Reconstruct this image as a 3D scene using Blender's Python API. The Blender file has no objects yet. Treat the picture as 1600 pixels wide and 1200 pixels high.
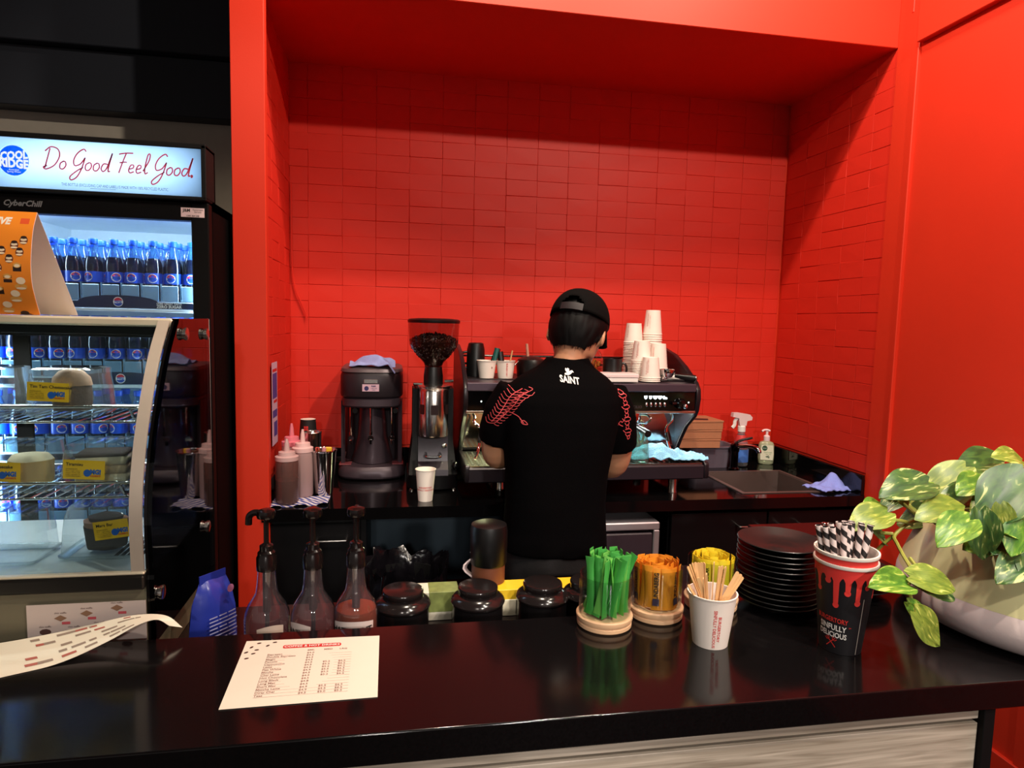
import bpy, bmesh, math, random
from mathutils import Vector, Matrix, Euler, noise
from mathutils.bvhtree import BVHTree
random.seed(7)
scene = bpy.context.scene
COL = scene.collection
PI = math.pi
def S(r, g, b):
    f = lambda c: (c/12.92 if c <= .04045 else ((c+.055)/1.055)**2.4)
    return (f(r/255), f(g/255), f(b/255), 1.0)

# ------------------------------------------------------------------ camera
cam_d = bpy.data.cameras.new('camera'); cam = bpy.data.objects.new('camera', cam_d); COL.objects.link(cam)
cam_d.sensor_fit = 'HORIZONTAL'; cam_d.sensor_width = 36.0; cam_d.lens = 36.0*1034.39/1600.0
cam_d.clip_start = .02
cr = Vector((0.98477, -0.17216, 0.02404)); cdn = Vector((0.00725, -0.09751, -0.99521)); cf = Vector((0.17368, 0.98023, -0.09478))
m = Matrix.Identity(4)
for i in range(3):
    m[i][0] = cr[i]; m[i][1] = -cdn[i]; m[i][2] = -cf[i]
m[2][3] = 1.5
cam.matrix_world = m
scene.camera = cam

# ------------------------------------------------------------------ world, lamps, exposure
w = bpy.data.worlds.new('room_light'); scene.world = w; w.use_nodes = True
w.node_tree.nodes['Background'].inputs[0].default_value = (1.0, .9, .82, 1)
w.node_tree.nodes['Background'].inputs[1].default_value = .18
scene.view_settings.view_transform = 'Standard'; scene.view_settings.look = 'None'
scene.view_settings.exposure = 0.0; scene.view_settings.gamma = 1.0; scene.view_settings.use_curve_mapping = False
scene.cycles.use_denoising = True
scene.cycles.max_bounces = 10; scene.cycles.transparent_max_bounces = 24
scene.cycles.caustics_reflective = False; scene.cycles.caustics_refractive = False
scene.cycles.sample_clamp_indirect = 6.0
def lamp(name, kind, loc, energy, col=(1, .86, .7), radius=.04, target=None, cone=None, blend=.3, size=None):
    d = bpy.data.lights.new(name, kind); d.energy = energy; d.color = col
    if kind in ('POINT', 'SPOT'): d.shadow_soft_size = radius
    if kind == 'SPOT': d.spot_size = cone; d.spot_blend = blend
    if kind == 'AREA':
        d.shape = 'RECTANGLE'; d.size = size[0]; d.size_y = size[1]
    o = bpy.data.objects.new(name, d); COL.objects.link(o); o.location = loc
    if target is not None:
        o.rotation_euler = (Vector(target)-Vector(loc)).to_track_quat('-Z', 'Y').to_euler()
    return o
WARM = (1, .84, .66)
lamp('track_lamp_rear', 'SPOT', (1.3, .05, 3.2), 150, (1, .86, .70), .035, (.6, 2.4, 1.1), 1.75, .5)
lamp('track_lamp_front', 'SPOT', (.36, 1.53, 3.2), 112, WARM, .03, (.75, 2.3, .9), 2.5, .35)
lamp('track_lamp_mid', 'SPOT', (1.20, 1.40, 3.2), 46, WARM, .05, (.6, 2.4, 1.0), 2.2, .6)
lamp('counter_downlight', 'SPOT', (.95, .55, 3.2), 60, (1, .9, .78), .05, (.9, 1.15, .9), 1.1, .6)
lamp('counter_fill_left', 'SPOT', (-.15, -.9, 3.2), 40, (1, .9, .8), .06, (.1, 1.05, .8), .75, .7)  # added fill from behind the camera, lifts the counter front and menu
lamp('counter_fill_right', 'SPOT', (.9, -.8, 3.2), 120, (1, .9, .8), .06, (1.0, 1.1, .85), .75, .7)  # its added partner, brightens the cups and planter from the front
lamp('pier_fill', 'SPOT', (-.25, .30, 3.2), 60, (1, .82, .62), .05, (-.43, 2.1, 1.45), .70, .6)  # added fill that brightens the red pier
lamp('front_fill_right', 'SPOT', (.8, -2.6, 2.3), 210, (1, .92, .84), .10, (.85, 1.1, .92), .52, .6)  # added low fill so upright faces on the counter come out bright
lamp('front_fill_left', 'SPOT', (-.3, -2.6, 2.3), 110, (1, .92, .84), .10, (-.25, 1.2, .95), .45, .6)  # added low fill for the syrup bottles and the case front
lamp('wall_washer', 'SPOT', (.75, .55, 3.2), 16, WARM, .05, (1.69, 1.75, 1.7), 1.35, .35)

# ------------------------------------------------------------------ mesh builder
class MB:
    def __init__(s): s.v = []; s.f = []
    def add(s, vs, fs):
        o = len(s.v); s.v += [Vector(p) for p in vs]; s.f += [tuple(i+o for i in f) for f in fs]; return s
    def box(s, x0, x1, y0, y1, z0, z1, b=0):
        if b <= 0:
            return s.add([(x0,y0,z0),(x1,y0,z0),(x1,y1,z0),(x0,y1,z0),(x0,y0,z1),(x1,y0,z1),(x1,y1,z1),(x0,y1,z1)],
                  [(0,3,2,1),(4,5,6,7),(0,1,5,4),(1,2,6,5),(2,3,7,6),(3,0,4,7)])
        c = ((x0+x1)/2, (y0+y1)/2, (z0+z1)/2); h = ((x1-x0)/2, (y1-y0)/2, (z1-z0)/2); b = min(b, *[q*.95 for q in h])
        vs = []; ix = {}
        for sx in (-1, 1):
            for sy in (-1, 1):
                for sz in (-1, 1):
                    sg = (sx, sy, sz)
                    for a in range(3):
                        ix[(a,)+sg] = len(vs)
                        vs.append([c[k]+sg[k]*(h[k] if k == a else h[k]-b) for k in range(3)])
        fs = []
        for sg in (-1, 1):
            fs.append([ix[(0,sg,p,q)] for p,q in ((-1,-1),(1,-1),(1,1),(-1,1))])
            fs.append([ix[(1,p,sg,q)] for p,q in ((-1,-1),(1,-1),(1,1),(-1,1))])
            fs.append([ix[(2,p,q,sg)] for p,q in ((-1,-1),(1,-1),(1,1),(-1,1))])
            for sh in (-1, 1):
                fs.append([ix[(0,sg,sh,-1)],ix[(0,sg,sh,1)],ix[(1,sg,sh,1)],ix[(1,sg,sh,-1)]])
                fs.append([ix[(0,sg,-1,sh)],ix[(0,sg,1,sh)],ix[(2,sg,1,sh)],ix[(2,sg,-1,sh)]])
                fs.append([ix[(1,-1,sg,sh)],ix[(1,1,sg,sh)],ix[(2,1,sg,sh)],ix[(2,-1,sg,sh)]])
                for sk in (-1, 1): fs.append([ix[(0,sg,sh,sk)],ix[(1,sg,sh,sk)],ix[(2,sg,sh,sk)]])
        return s.add(vs, fs)
    def lathe(s, prof, n=24, c=(0,0,0), sx=1, sy=1):
        vs = []; rows = []
        for r, z in prof:
            if r < 1e-6: rows.append([len(vs)]); vs.append((c[0], c[1], c[2]+z))
            else:
                rows.append(list(range(len(vs), len(vs)+n)))
                vs += [(c[0]+sx*r*math.cos(2*PI*k/n), c[1]+sy*r*math.sin(2*PI*k/n), c[2]+z) for k in range(n)]
        fs = []
        for a, b in zip(rows, rows[1:]):
            for k in range(n):
                k2 = (k+1) % n
                if len(a) == 1 and len(b) == 1: break
                if len(a) == 1: fs.append((a[0], b[k], b[k2]))
                elif len(b) == 1: fs.append((a[k], a[k2], b[0]))
                else: fs.append((a[k], a[k2], b[k2], b[k]))
        return s.add(vs, fs)
    def loft(s, rings, caps=True, closed=True):
        n = len(rings[0]); vs = [p for r in rings for p in r]; fs = []
        for i in range(len(rings)-1):
            for k in range(n if closed else n-1):
                k2 = (k+1) % n; fs.append((i*n+k, i*n+k2, (i+1)*n+k2, (i+1)*n+k))
        if caps: fs.append(tuple(range(n))); fs.append(tuple((len(rings)-1)*n+k for k in range(n)))
        return s.add(vs, fs)
    def tube(s, pts, r, n=8, caps=True, flat=1.0):
        pts = [Vector(p) for p in pts]; rr = r if isinstance(r, (list, tuple)) else [r]*len(pts)
        rings = []; up = None
        for i, p in enumerate(pts):
            t = (pts[min(i+1, len(pts)-1)]-pts[max(i-1, 0)]).normalized()
            if up is None: up = Vector((0,0,1)) if abs(t.z) < .9 else Vector((0,1,0))
            a = t.cross(up)
            if a.length < 1e-4: a = t.orthogonal()
            a.normalize(); b = a.cross(t).normalized(); up = b
            rings.append([p+rr[i]*(math.cos(2*PI*k/n)*a+flat*math.sin(2*PI*k/n)*b) for k in range(n)])
        return s.loft(rings, caps)
    def cyl(s, p0, p1, r0, r1=None, n=16, caps=True): return s.tube([p0, p1], [r0, r0 if r1 is None else r1], n, caps)
    def ell(s, c, r, n=16, m=10):
        return s.lathe([(0 if k in (0, m) else math.sin(PI*k/m), -r[2]*math.cos(PI*k/m)) for k in range(m+1)], n, c, r[0], r[1])
    def prism(s, poly, axis, a0, a1):
        mk = {'x': lambda p, a: (a, p[0], p[1]), 'y': lambda p, a: (p[0], a, p[1]), 'z': lambda p, a: (p[0], p[1], a)}[axis]
        n = len(poly)
        return s.add([mk(p, a0) for p in poly]+[mk(p, a1) for p in poly],
              [tuple(range(n)), tuple(range(n, 2*n))]+[(k, (k+1) % n, n+(k+1) % n, n+k) for k in range(n)])
    def sheet(s, fn, nu, nv, thick=None):
        g = [[Vector(fn(i/nu, j/nv)) for i in range(nu+1)] for j in range(nv+1)]
        W = nu+1; vs = [p for row in g for p in row]
        fs = [(j*W+i, j*W+i+1, (j+1)*W+i+1, (j+1)*W+i) for j in range(nv) for i in range(nu)]
        if thick:
            nrm = []
            for j in range(nv+1):
                for i in range(nu+1):
                    du = g[j][min(i+1, nu)]-g[j][max(i-1, 0)]; dv = g[min(j+1, nv)][i]-g[max(j-1, 0)][i]
                    nrm.append(du.cross(dv).normalized())
            N = len(vs); vs = vs+[p-thick*q for p, q in zip(vs, nrm)]
            fs += [tuple(N+k for k in reversed(f)) for f in fs]
            ed = [(0*W+i, i+1) for i in range(nu)]+[((i+1)*W-1, (i+2)*W-1) for i in range(nv)]
            ed += [(nv*W+i+1, nv*W+i) for i in range(nu)]+[((i+1)*W, i*W) for i in range(nv)]
            fs += [(b, a, a+N, b+N) for a, b in ed]
        return s.add(vs, fs)
    def quad(s, a, b, c, d): return s.add([a, b, c, d], [(0, 1, 2, 3)])
    def text(s, st, size, fn, **k):
        vs, fs = text2d(st, size, **k); return s.add([fn(x, y) for x, y in vs], fs)
    def shape(s, poly, fn):
        return s.add([fn(*p) for p in poly], [tuple(range(len(poly)))])
    def stroke(s, pts, wd, fn):
        # flat ribbon along a 2D polyline
        pts = [Vector(p) for p in pts]; L = []; R = []
        for i, p in enumerate(pts):
            t = pts[min(i+1, len(pts)-1)]-pts[max(i-1, 0)]; t = t.normalized() if t.length else Vector((1, 0))
            q = Vector((-t.y, t.x))*wd/2; L.append(fn(*(p+q))); R.append(fn(*(p-q)))
        n = len(pts)
        return s.add(L+R, [(i, i+1, n+i+1, n+i) for i in range(n-1)])
    def xf(s, mt):
        s.v = [mt @ p for p in s.v]; return s
    def mesh(s, name, mt, smooth=35, fix=True):
        me = bpy.data.meshes.new(name); me.from_pydata(s.v, [], s.f)
        if fix:
            bm = bmesh.new(); bm.from_mesh(me); bmesh.ops.recalc_face_normals(bm, faces=bm.faces); bm.to_mesh(me); bm.free()
        if smooth:
            me.polygons.foreach_set('use_smooth', [True]*len(me.polygons)); me.set_sharp_from_angle(angle=math.radians(smooth))
        me.materials.append(mt); me.update(); return me
    def build(s, name, mt, parent=None, loc=(0,0,0), rot=(0,0,0), smooth=35, fix=True):
        return link(name, s.mesh(name, mt, smooth, fix), parent, loc, rot)
def link(name, me, parent=None, loc=(0,0,0), rot=(0,0,0)):
    o = bpy.data.objects.new(name, me); COL.objects.link(o); o.location = loc; o.rotation_euler = rot
    if parent is not None: o.parent = parent
    return o
_tc = {}
def text2d(st, size, align='CENTER', bold=0, shear=0, space=1.0, wid=1.0):
    key = (st, align, bold, shear, space)
    if key not in _tc:
        c = bpy.data.curves.new('lettering', 'FONT'); c.body = st; c.size = 1; c.align_x = align; c.align_y = 'CENTER'
        c.offset = bold; c.shear = shear; c.resolution_u = 2; c.space_character = space
        o = bpy.data.objects.new('lettering', c); me = bpy.data.meshes.new_from_object(o)
        _tc[key] = ([(v.co.x, v.co.y) for v in me.vertices], [tuple(p.vertices) for p in me.polygons])
        bpy.data.objects.remove(o); bpy.data.curves.remove(c); bpy.data.meshes.remove(me)
    vs, fs = _tc[key]; return [(x*size*wid, y*size) for x, y in vs], fs
def smooth_path(pts, n=8):
    pts = [Vector(p) for p in pts]; P = [2*pts[0]-pts[1]]+pts+[2*pts[-1]-pts[-2]]; out = []
    for i in range(1, len(P)-2):
        for k in range(n):
            t = k/n; a, b, c, d = P[i-1], P[i], P[i+1], P[i+2]
            out.append(.5*((2*b)+(c-a)*t+(2*a-5*b+4*c-d)*t*t+(3*b-a-3*c+d)*t**3))
    return out+[pts[-1]]
def plane_fn(o, ux, uy, off=0):
    o = Vector(o); ux = Vector(ux).normalized(); uy = Vector(uy).normalized(); n = ux.cross(uy)
    return lambda x, y: o+ux*x+uy*y+n*off
def cone_fn(r0, r1, h, a0=0, off=.0004, c=(0,0,0)):
    # wraps flat print round a cup: y is height, x arc length, a0 the angle of x=0
    def f(x, y):
        r = r0+(r1-r0)*y/h+off; a = a0+x/((r0+r1)/2)
        return Vector((c[0]+r*math.cos(a), c[1]+r*math.sin(a), c[2]+y))
    return f
def tag(o, label=None, cat=None, group=None, kind=None):
    for k, v in (('label', label), ('category', cat), ('group', group), ('kind', kind)):
        if v: o[k] = v
    return o
def thing(name, label, cat, loc=(0,0,0), rz=0, group=None, rot=None):
    o = bpy.data.objects.new(name, None); COL.objects.link(o); o.location = loc; o.rotation_euler = rot or (0, 0, rz)
    o.empty_display_size = .02
    return tag(o, label, cat, group)
def copy_tree(o, loc=None, rot=None, label=None, group=None, parent=None):
    c = o.copy(); COL.objects.link(c); c.parent = parent
    if loc is not None: c.location = loc
    if rot is not None: c.rotation_euler = rot
    if label: c['label'] = label
    if group: c['group'] = group
    for ch in list(o.children): copy_tree(ch, parent=c)
    return c
def struct(o, label=None): return tag(o, label, kind='structure')

# ------------------------------------------------------------------ materials
def mat(name, rgb, rough=.5, metal=0, var=.08, vs=30, bump=0, bs=120, coat=0, spec=.5, trans=0, emit=None, es=0, sss=0):
    mt = bpy.data.materials.new(name); mt.use_nodes = True; nt = mt.node_tree; p = nt.nodes['Principled BSDF']
    tc = nt.nodes.new('ShaderNodeTexCoord'); nz = nt.nodes.new('ShaderNodeTexNoise'); nz.inputs['Scale'].default_value = vs; nz.inputs['Detail'].default_value = 3
    nt.links.new(tc.outputs['Object'], nz.inputs['Vector'])
    mx = nt.nodes.new('ShaderNodeMix'); mx.data_type = 'RGBA'
    c = S(*rgb); mx.inputs[6].default_value = tuple(q*(1-var) for q in c[:3])+(1,); mx.inputs[7].default_value = tuple(min(1, q*(1+var)) for q in c[:3])+(1,)
    nt.links.new(nz.outputs['Fac'], mx.inputs[0]); nt.links.new(mx.outputs[2], p.inputs['Base Color'])
    p.inputs['Roughness'].default_value = rough; p.inputs['Metallic'].default_value = metal
    p.inputs['Specular IOR Level'].default_value = spec; p.inputs['Coat Weight'].default_value = coat
    p.inputs['Transmission Weight'].default_value = trans
    if sss: p.inputs['Subsurface Weight'].default_value = sss; p.inputs['Subsurface Scale'].default_value = .01
    if emit: p.inputs['Emission Color'].default_value = S(*emit); p.inputs['Emission Strength'].default_value = es
    if bump:
        n2 = nt.nodes.new('ShaderNodeTexNoise'); n2.inputs['Scale'].default_value = bs; nt.links.new(tc.outputs['Object'], n2.inputs['Vector'])
        bp = nt.nodes.new('ShaderNodeBump'); bp.inputs['Strength'].default_value = bump; bp.inputs['Distance'].default_value = .003
        nt.links.new(n2.outputs['Fac'], bp.inputs['Height']); nt.links.new(bp.outputs['Normal'], p.inputs['Normal'])
    return mt
def glass(name, tint=(255,255,255), refl=1.0, rough=.02, ior=1.45, haze=0, hazecol=(230,235,240)):
    # thin clear sheet: what is behind shows through the tint, with a Fresnel reflection on top
    mt = bpy.data.materials.new(name); mt.use_nodes = True; nt = mt.node_tree; nt.nodes.remove(nt.nodes['Principled BSDF'])
    out = nt.nodes['Material Output']; tr = nt.nodes.new('ShaderNodeBsdfTransparent'); gl = nt.nodes.new('ShaderNodeBsdfGlossy')
    lw = nt.nodes.new('ShaderNodeLayerWeight'); lw.inputs[0].default_value = .5; pw = nt.nodes.new('ShaderNodeMath'); pw.operation = 'POWER'; pw.inputs[1].default_value = 4.5
    fr = nt.nodes.new('ShaderNodeMapRange'); fr.inputs[3].default_value = ((ior-1)/(ior+1))**2; fr.inputs[4].default_value = .9; nt.links.new(lw.outputs['Facing'], pw.inputs[0]); nt.links.new(pw.outputs[0], fr.inputs[0]); mx = nt.nodes.new('ShaderNodeMixShader')
    nz = nt.nodes.new('ShaderNodeTexNoise'); nz.inputs['Scale'].default_value = 6; mm = nt.nodes.new('ShaderNodeMath'); mm.operation = 'MULTIPLY'
    rg = nt.nodes.new('ShaderNodeMapRange'); rg.inputs[3].default_value = refl*.85; rg.inputs[4].default_value = refl*1.1
    nt.links.new(nz.outputs['Fac'], rg.inputs[0]); nt.links.new(fr.outputs[0], mm.inputs[0]); nt.links.new(rg.outputs[0], mm.inputs[1])
    tr.inputs[0].default_value = S(*tint); gl.inputs['Roughness'].default_value = rough
    base = tr.outputs[0]
    if haze:
        df = nt.nodes.new('ShaderNodeBsdfDiffuse'); df.inputs[0].default_value = S(*hazecol); m2 = nt.nodes.new('ShaderNodeMixShader')
        m2.inputs[0].default_value = haze; nt.links.new(tr.outputs[0], m2.inputs[1]); nt.links.new(df.outputs[0], m2.inputs[2]); base = m2.outputs[0]
    nt.links.new(mm.outputs[0], mx.inputs[0]); nt.links.new(base, mx.inputs[1]); nt.links.new(gl.outputs[0], mx.inputs[2])
    nt.links.new(mx.outputs[0], out.inputs[0]); return mt
def translu(name, rgb):
    mt = bpy.data.materials.new(name); mt.use_nodes = True; nt = mt.node_tree; nt.nodes.remove(nt.nodes['Principled BSDF'])
    a = nt.nodes.new('ShaderNodeBsdfTranslucent'); nz = nt.nodes.new('ShaderNodeTexNoise'); nz.inputs['Scale'].default_value = 60; mx = nt.nodes.new('ShaderNodeMix'); mx.data_type = 'RGBA'
    c = S(*rgb); mx.inputs[6].default_value = c; mx.inputs[7].default_value = tuple(q*.94 for q in c[:3])+(1,)
    nt.links.new(nz.outputs['Fac'], mx.inputs[0]); nt.links.new(mx.outputs[2], a.inputs[0]); nt.links.new(a.outputs[0], nt.nodes['Material Output'].inputs[0]); return mt
def emis(name, rgb, st, var=.03):
    return mat(name, (10,10,10), .5, emit=rgb, es=st, var=var)
RED = mat('red_paint', (208,48,25), .52, spec=.35, var=.05, vs=5, bump=.05, bs=300)
REDT = mat('red_tile_paint', (207,42,27), .52, spec=.35, var=.06, vs=12, bump=.10, bs=10)
BLACKGRAN = mat('black_stone', (13,11,12), .12, var=.5, vs=260, spec=.5)
BLACKGRAN2 = mat('black_benchtop', (9,8,9), .08, var=.5, vs=300, spec=.5)
BLK = mat('black_plastic', (9,8,9), .38)
BLKM = mat('black_matt', (7,6,7), .7, spec=.2)
BLKG = mat('black_gloss', (5,5,6), .12)
DGREY = mat('dark_grey_metal', (58,50,56), .35, .4)
STEEL = mat('brushed_steel', (205,200,195), .22, 1, var=.1, vs=60)
CHROME = mat('chrome', (225,225,225), .07, 1, var=.03)
WHITEP = mat('white_paper', (232,224,214), .6, var=.03)
CARDW = mat('cup_white', (244,232,222), .55, var=.03)
WHITE = mat('white_plastic', (235,232,228), .4, var=.02)
GLASS = glass('clear_glass')
GLASSJ = glass('jar_glass', (240,244,242), 1.2)
INKRED = mat('red_ink', (206,40,38), .6)
INKBLK = mat('black_ink', (30,26,26), .6)
INKWHT = mat('white_ink', (238,234,228), .6)
CABINET = mat('black_cabinet', (7,6,8), .42, spec=.3)
SKIN = mat('skin', (196,140,106), .55, var=.06, vs=25, sss=.1)
SHIRT = mat('black_cotton', (4,3,4), .9, spec=.05, var=.2, vs=90, bump=.3, bs=500)
CLOTHB = mat('blue_cloth', (150,165,222), .9, var=.14, vs=160, bump=.5, bs=260)
# ================================================================== the setting
FLOORM = mat('dark_floor', (40,34,34), .35, var=.2, vs=8)
struct(MB().box(-4,2.2,-3.5,3.2,-.05,0).build('floor', FLOORM))
CEILM = mat('dark_ceiling', (22,22,26), .8)
struct(MB().box(-4,2.2,-3.5,3.2,3.3,3.35).build('ceiling', CEILM))
# wall with tiles at the back of the alcove
wb = struct(MB().box(-.475,1.75,2.738,2.80,0,3.3).build('wall_back', RED), 'red tiled back wall of the coffee alcove')
TW, TH, TT = .130, .0645, .0034
def tile_mesh(w_, h_, k):
    rnd = random.Random(100+k); b = .0009; g = .0001
    x1 = w_/2-g; z1 = h_/2-g; d = [rnd.uniform(-.0007, .0007) for _ in range(4)]; e = [rnd.uniform(-.0007, .0007) for _ in range(8)]
    mb = MB()
    o = [(-x1+e[0],0,-z1+e[1]),(x1+e[2],0,-z1+e[3]),(x1+e[4],0,z1+e[5]),(-x1+e[6],0,z1+e[7])]
    mid = [(p[0]*(1-.6*b/x1), -TT+.0006, p[2]*(1-.6*b/z1)) for p in o]
    top = [(p[0]*(1-2*b/x1), -TT+d[i], p[2]*(1-2*b/z1)) for i, p in enumerate(o)]
    cc = (rnd.uniform(-.02,.02), -TT+rnd.uniform(-.0006,.0004), rnd.uniform(-.01,.01))
    mb.add(o+mid+top+[cc], [(i,(i+1)%4,4+(i+1)%4,4+i) for i in range(4)]+[(4+i,4+(i+1)%4,8+(i+1)%4,8+i) for i in range(4)]+[(8+i,8+(i+1)%4,12) for i in range(4)])
    return mb.mesh('tile', REDT, 0, fix=False)
TILES = [tile_mesh(TW, TH, k) for k in range(10)]
TILES_END = [tile_mesh(.07, TH, 50+k) for k in range(4)]
rows = [(.979+TH*k) for k in range(23)]
xs = [(-.375, .07)]+[(-.34+TW*(k+.5), TW) for k in range(15)]+[(1.648, .07)]
far_bits = MB(); rt = random.Random(3)
for ri, z in enumerate(rows):
    for ci, (x, wd) in enumerate(xs):
        pool = TILES if wd == TW else TILES_END; me = rt.choice(pool)
        hidden = ri >= 20 or (ri == 0) or (ri < 6 and ci in (5,6,7,8)) or (ri < 7 and 6 <= ci <= 8)
        jit = (rt.uniform(-.0008,.0008), rt.uniform(0,.0012), rt.uniform(-.0008,.0008)); ry = rt.uniform(-.004,.004); rx = rt.uniform(-.007,.007)
        if hidden:
            mt_ = Matrix.Translation((x+jit[0], 2.738+jit[1], z+TH/2+jit[2]))
            far_bits.add([mt_ @ v.co for v in me.vertices], [tuple(p.vertices) for p in me.polygons])
        else:
            link('tile', me, wb, (x+jit[0], 2.738+jit[1], z+TH/2+jit[2]), (rx, ry, 0))
fb = far_bits.build('tile_rows', REDT, wb, smooth=0, fix=False); fb['kind'] = 'stuff'
# right wall: tiled inside the alcove, painted panels outside
wr = struct(MB().box(1.69,1.80,-3.5,2.80,0,3.3).build('wall_right', RED), 'red side wall, tiled inside the alcove and panelled outside')
for z in rows:
    for k in range(5):
        y = 2.135+TW*k; wd = TW if 0 < k < 4 else .13
        link('tile', rt.choice(TILES), wr, (1.69, y+rt.uniform(-.001,.001), z+TH/2+rt.uniform(-.001,.001)), (0, rt.uniform(-.008,.008), -PI/2))
wl = struct(MB().box(-.475,-.413,2.10,2.80,0,3.3).build('wall_left', RED), 'red tiled left side of the coffee alcove')
for z in rows:
    for k in range(5):
        link('tile', rt.choice(TILES), wl, (-.413, 2.165+TW*k, z+TH/2+rt.uniform(-.001,.001)), (0, rt.uniform(-.01,.01), PI/2))
struct(MB().box(-.476,-.381,2.098,2.135,0,3.3,.002).build('trim_1', RED), 'red painted pier face beside the fridge')
# fascia and soffit over the alcove
struct(MB().box(-.476,1.69,2.105,2.135,2.46,3.3,.002).build('wall_fascia', RED), 'red bulkhead over the coffee alcove')
struct(MB().box(-.476,1.69,2.12,2.80,2.461,2.50).build('ceiling_soffit', RED), 'red underside of the bulkhead')
# frame of the painted side panels
def rail(n, y0, y1, z0, z1, d): struct(MB().box(1.69-d,1.70,y0,y1,z0,z1,.002).build(n, RED))
rail('trim_2', 2.006,2.105,0,3.3,.006); rail('trim_3', 2.001,2.010,.33,2.425,.012)
rail('trim_4', -3.5,2.0,2.437,3.3,.022); rail('trim_5', -3.5,2.0,0,.318,.012)
rail('trim_6', 1.36,1.452,.318,2.437,.006)
rail('trim_7', 2.04,2.05,2.55,3.3,.008)
# dark bay behind the fridge
struct(MB().box(-3.0,-.475,2.68,2.78,0,2.2).build('wall_fridge_bay', mat('grey_wall', (190,182,168), .8)))
struct(MB().box(-3.0,-.475,2.60,2.78,2.195,2.395,.003).box(-3.0,-.475,2.56,2.78,2.397,3.3,.003).build('wall_bulkhead', mat('black_bulkhead', (30,34,44), .6)))
# painted-over cable down the corner
pts = smooth_path([(-.402,2.722,2.012),(-.401,2.722,1.9),(-.399,2.722,1.70),(-.388,2.722,1.608),(-.367,2.722,1.555),(-.349,2.722,1.509),(-.347,2.722,1.490)])
o = MB().tube(pts, .003, 6).build('cable', REDT); tag(o, 'thin red painted cable hanging down the corner of the tiled wall', 'cable')

# ================================================================== rear bench
def ring(mb, X0,X1,Y0,Y1, x0,x1,y0,y1, z0,z1):
    mb.box(X0,X1,Y0,y0,z0,z1); mb.box(X0,X1,y1,Y1,z0,z1); mb.box(X0,x0,y0,y1,z0,z1); mb.box(x1,X1,y0,y1,z0,z1); return mb
t = thing('benchtop', 'long black stone benchtop along the red tiled wall', 'benchtop', (0,0,0))
SX0,SX1,SY0,SY1 = 1.245,1.585,2.165,2.49
ring(MB(), -.404,1.680,2.095,2.724, SX0,SX1,SY0,SY1, .862,.900).build('slab', BLACKGRAN2, t)
MB().box(-.404,1.680,2.712,2.724,.9,.973,.001).build('splashback', BLACKGRAN2, t)
MB().box(1.668,1.680,2.10,2.711,.9,.973,.001).build('splashback', BLACKGRAN2, t)
MB().box(-.404,-.393,2.12,2.711,.9,.973,.001).build('splashback', BLACKGRAN2, t)
SINKM = mat('sink_composite', (96,80,76), .4, .3)
t = thing('sink', 'brown-grey sink bowl set into the black benchtop', 'sink', (0,0,.9))
mb = MB(); ring(mb, SX0-.012,SX1+.012,SY0-.012,SY1+.012, SX0+.004,SX1-.004,SY0+.004,SY1-.004, .0004,.003)
mb.build('rim', SINKM, t)
mb = MB(); e = .004
mb.box(SX0+e,SX0+2*e,SY0+e,SY1-e,-.15,.0).box(SX1-2*e,SX1-e,SY0+e,SY1-e,-.15,0).box(SX0+e,SX1-e,SY0+e,SY0+2*e,-.15,0).box(SX0+e,SX1-e,SY1-2*e,SY1-e,-.15,0).box(SX0+e,SX1-e,SY0+e,SY1-e,-.155,-.15)
mb.build('bowl', SINKM, t)
MB().lathe([(0,.003),(.03,.003),(.034,0)],20,(1.42,2.33,-.15)).build('drain', STEEL, t)
def handle(par, x, y, z, w_=.075):
    mb = MB().tube(smooth_path([(x-w_/2,y,z),(x-w_/2,y-.022,z),(x-w_/2+.006,y-.026,z),(x+w_/2-.006,y-.026,z),(x+w_/2,y-.022,z),(x+w_/2,y,z)],4), .0035, 8)
    return mb.build('handle', STEEL, par)
t = thing('bench_cabinet', 'black bench cupboard under the sauce bottles', 'cabinet', (0,0,0))
MB().box(-.404,-.108,2.135,2.70,.02,.862).build('carcass', CABINET, t)
d_ = MB().box(-.398,-.112,2.116,2.134,.03,.845,.002).build('door', CABINET, t); handle(d_, -.195,2.116,.797,.09)
t = thing('bench_cabinet', 'black two-door cupboard under the sink', 'cabinet', (0,0,0))
MB().box(.945,.963,2.135,2.70,.02,.862).box(1.667,1.685,2.135,2.70,.02,.862).box(.963,1.667,2.68,2.70,.02,.70).box(.963,1.667,2.135,2.68,.02,.04).build('carcass', CABINET, t)
d_ = MB().box(.950,1.312,2.116,2.134,.03,.845,.002).build('door', CABINET, t); handle(d_, 1.235,2.116,.80,.08)
d_ = MB().box(1.318,1.684,2.116,2.134,.03,.845,.002).build('door', CABINET, t); handle(d_, 1.395,2.116,.80,.08)
t = thing('bench_shelf', 'dark open bay under the bench beside the bin', 'shelf', (0,0,0))
MB().box(-.106,-.09,2.14,2.70,.02,.862).build('side_panel', CABINET, t)
MB().box(.636,.652,2.14,2.70,.02,.862).build('side_panel', CABINET, t)
MB().box(-.09,.636,2.60,2.615,.45,.862).build('back_panel', mat('teal_black_panel', (34,52,64), .5), t)
t = thing('bar_fridge', 'small grey under-bench fridge with silver edged door', 'fridge', (.79,2.13,.02))
MB().box(-.10,.105,0,.45,0,.80,.004).build('body', DGREY, t)
SILV = mat('silver_trim', (190,184,190), .35, .7)
MB().box(-.12,.112,-.03,.30,.775,.803,.004).build('top_edge', SILV, t)
MB().box(.09,.112,-.03,.0,0,.775,.003).build('door_edge', SILV, t)
MB().box(-.115,.088,-.028,-.002,.01,.765,.004).build('door', mat('fridge_plum', (52,42,50), .4), t)
t = thing('rubbish_bin', 'black bin with a shiny black liner under the bench', 'bin', (.035,2.02,0))
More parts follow.
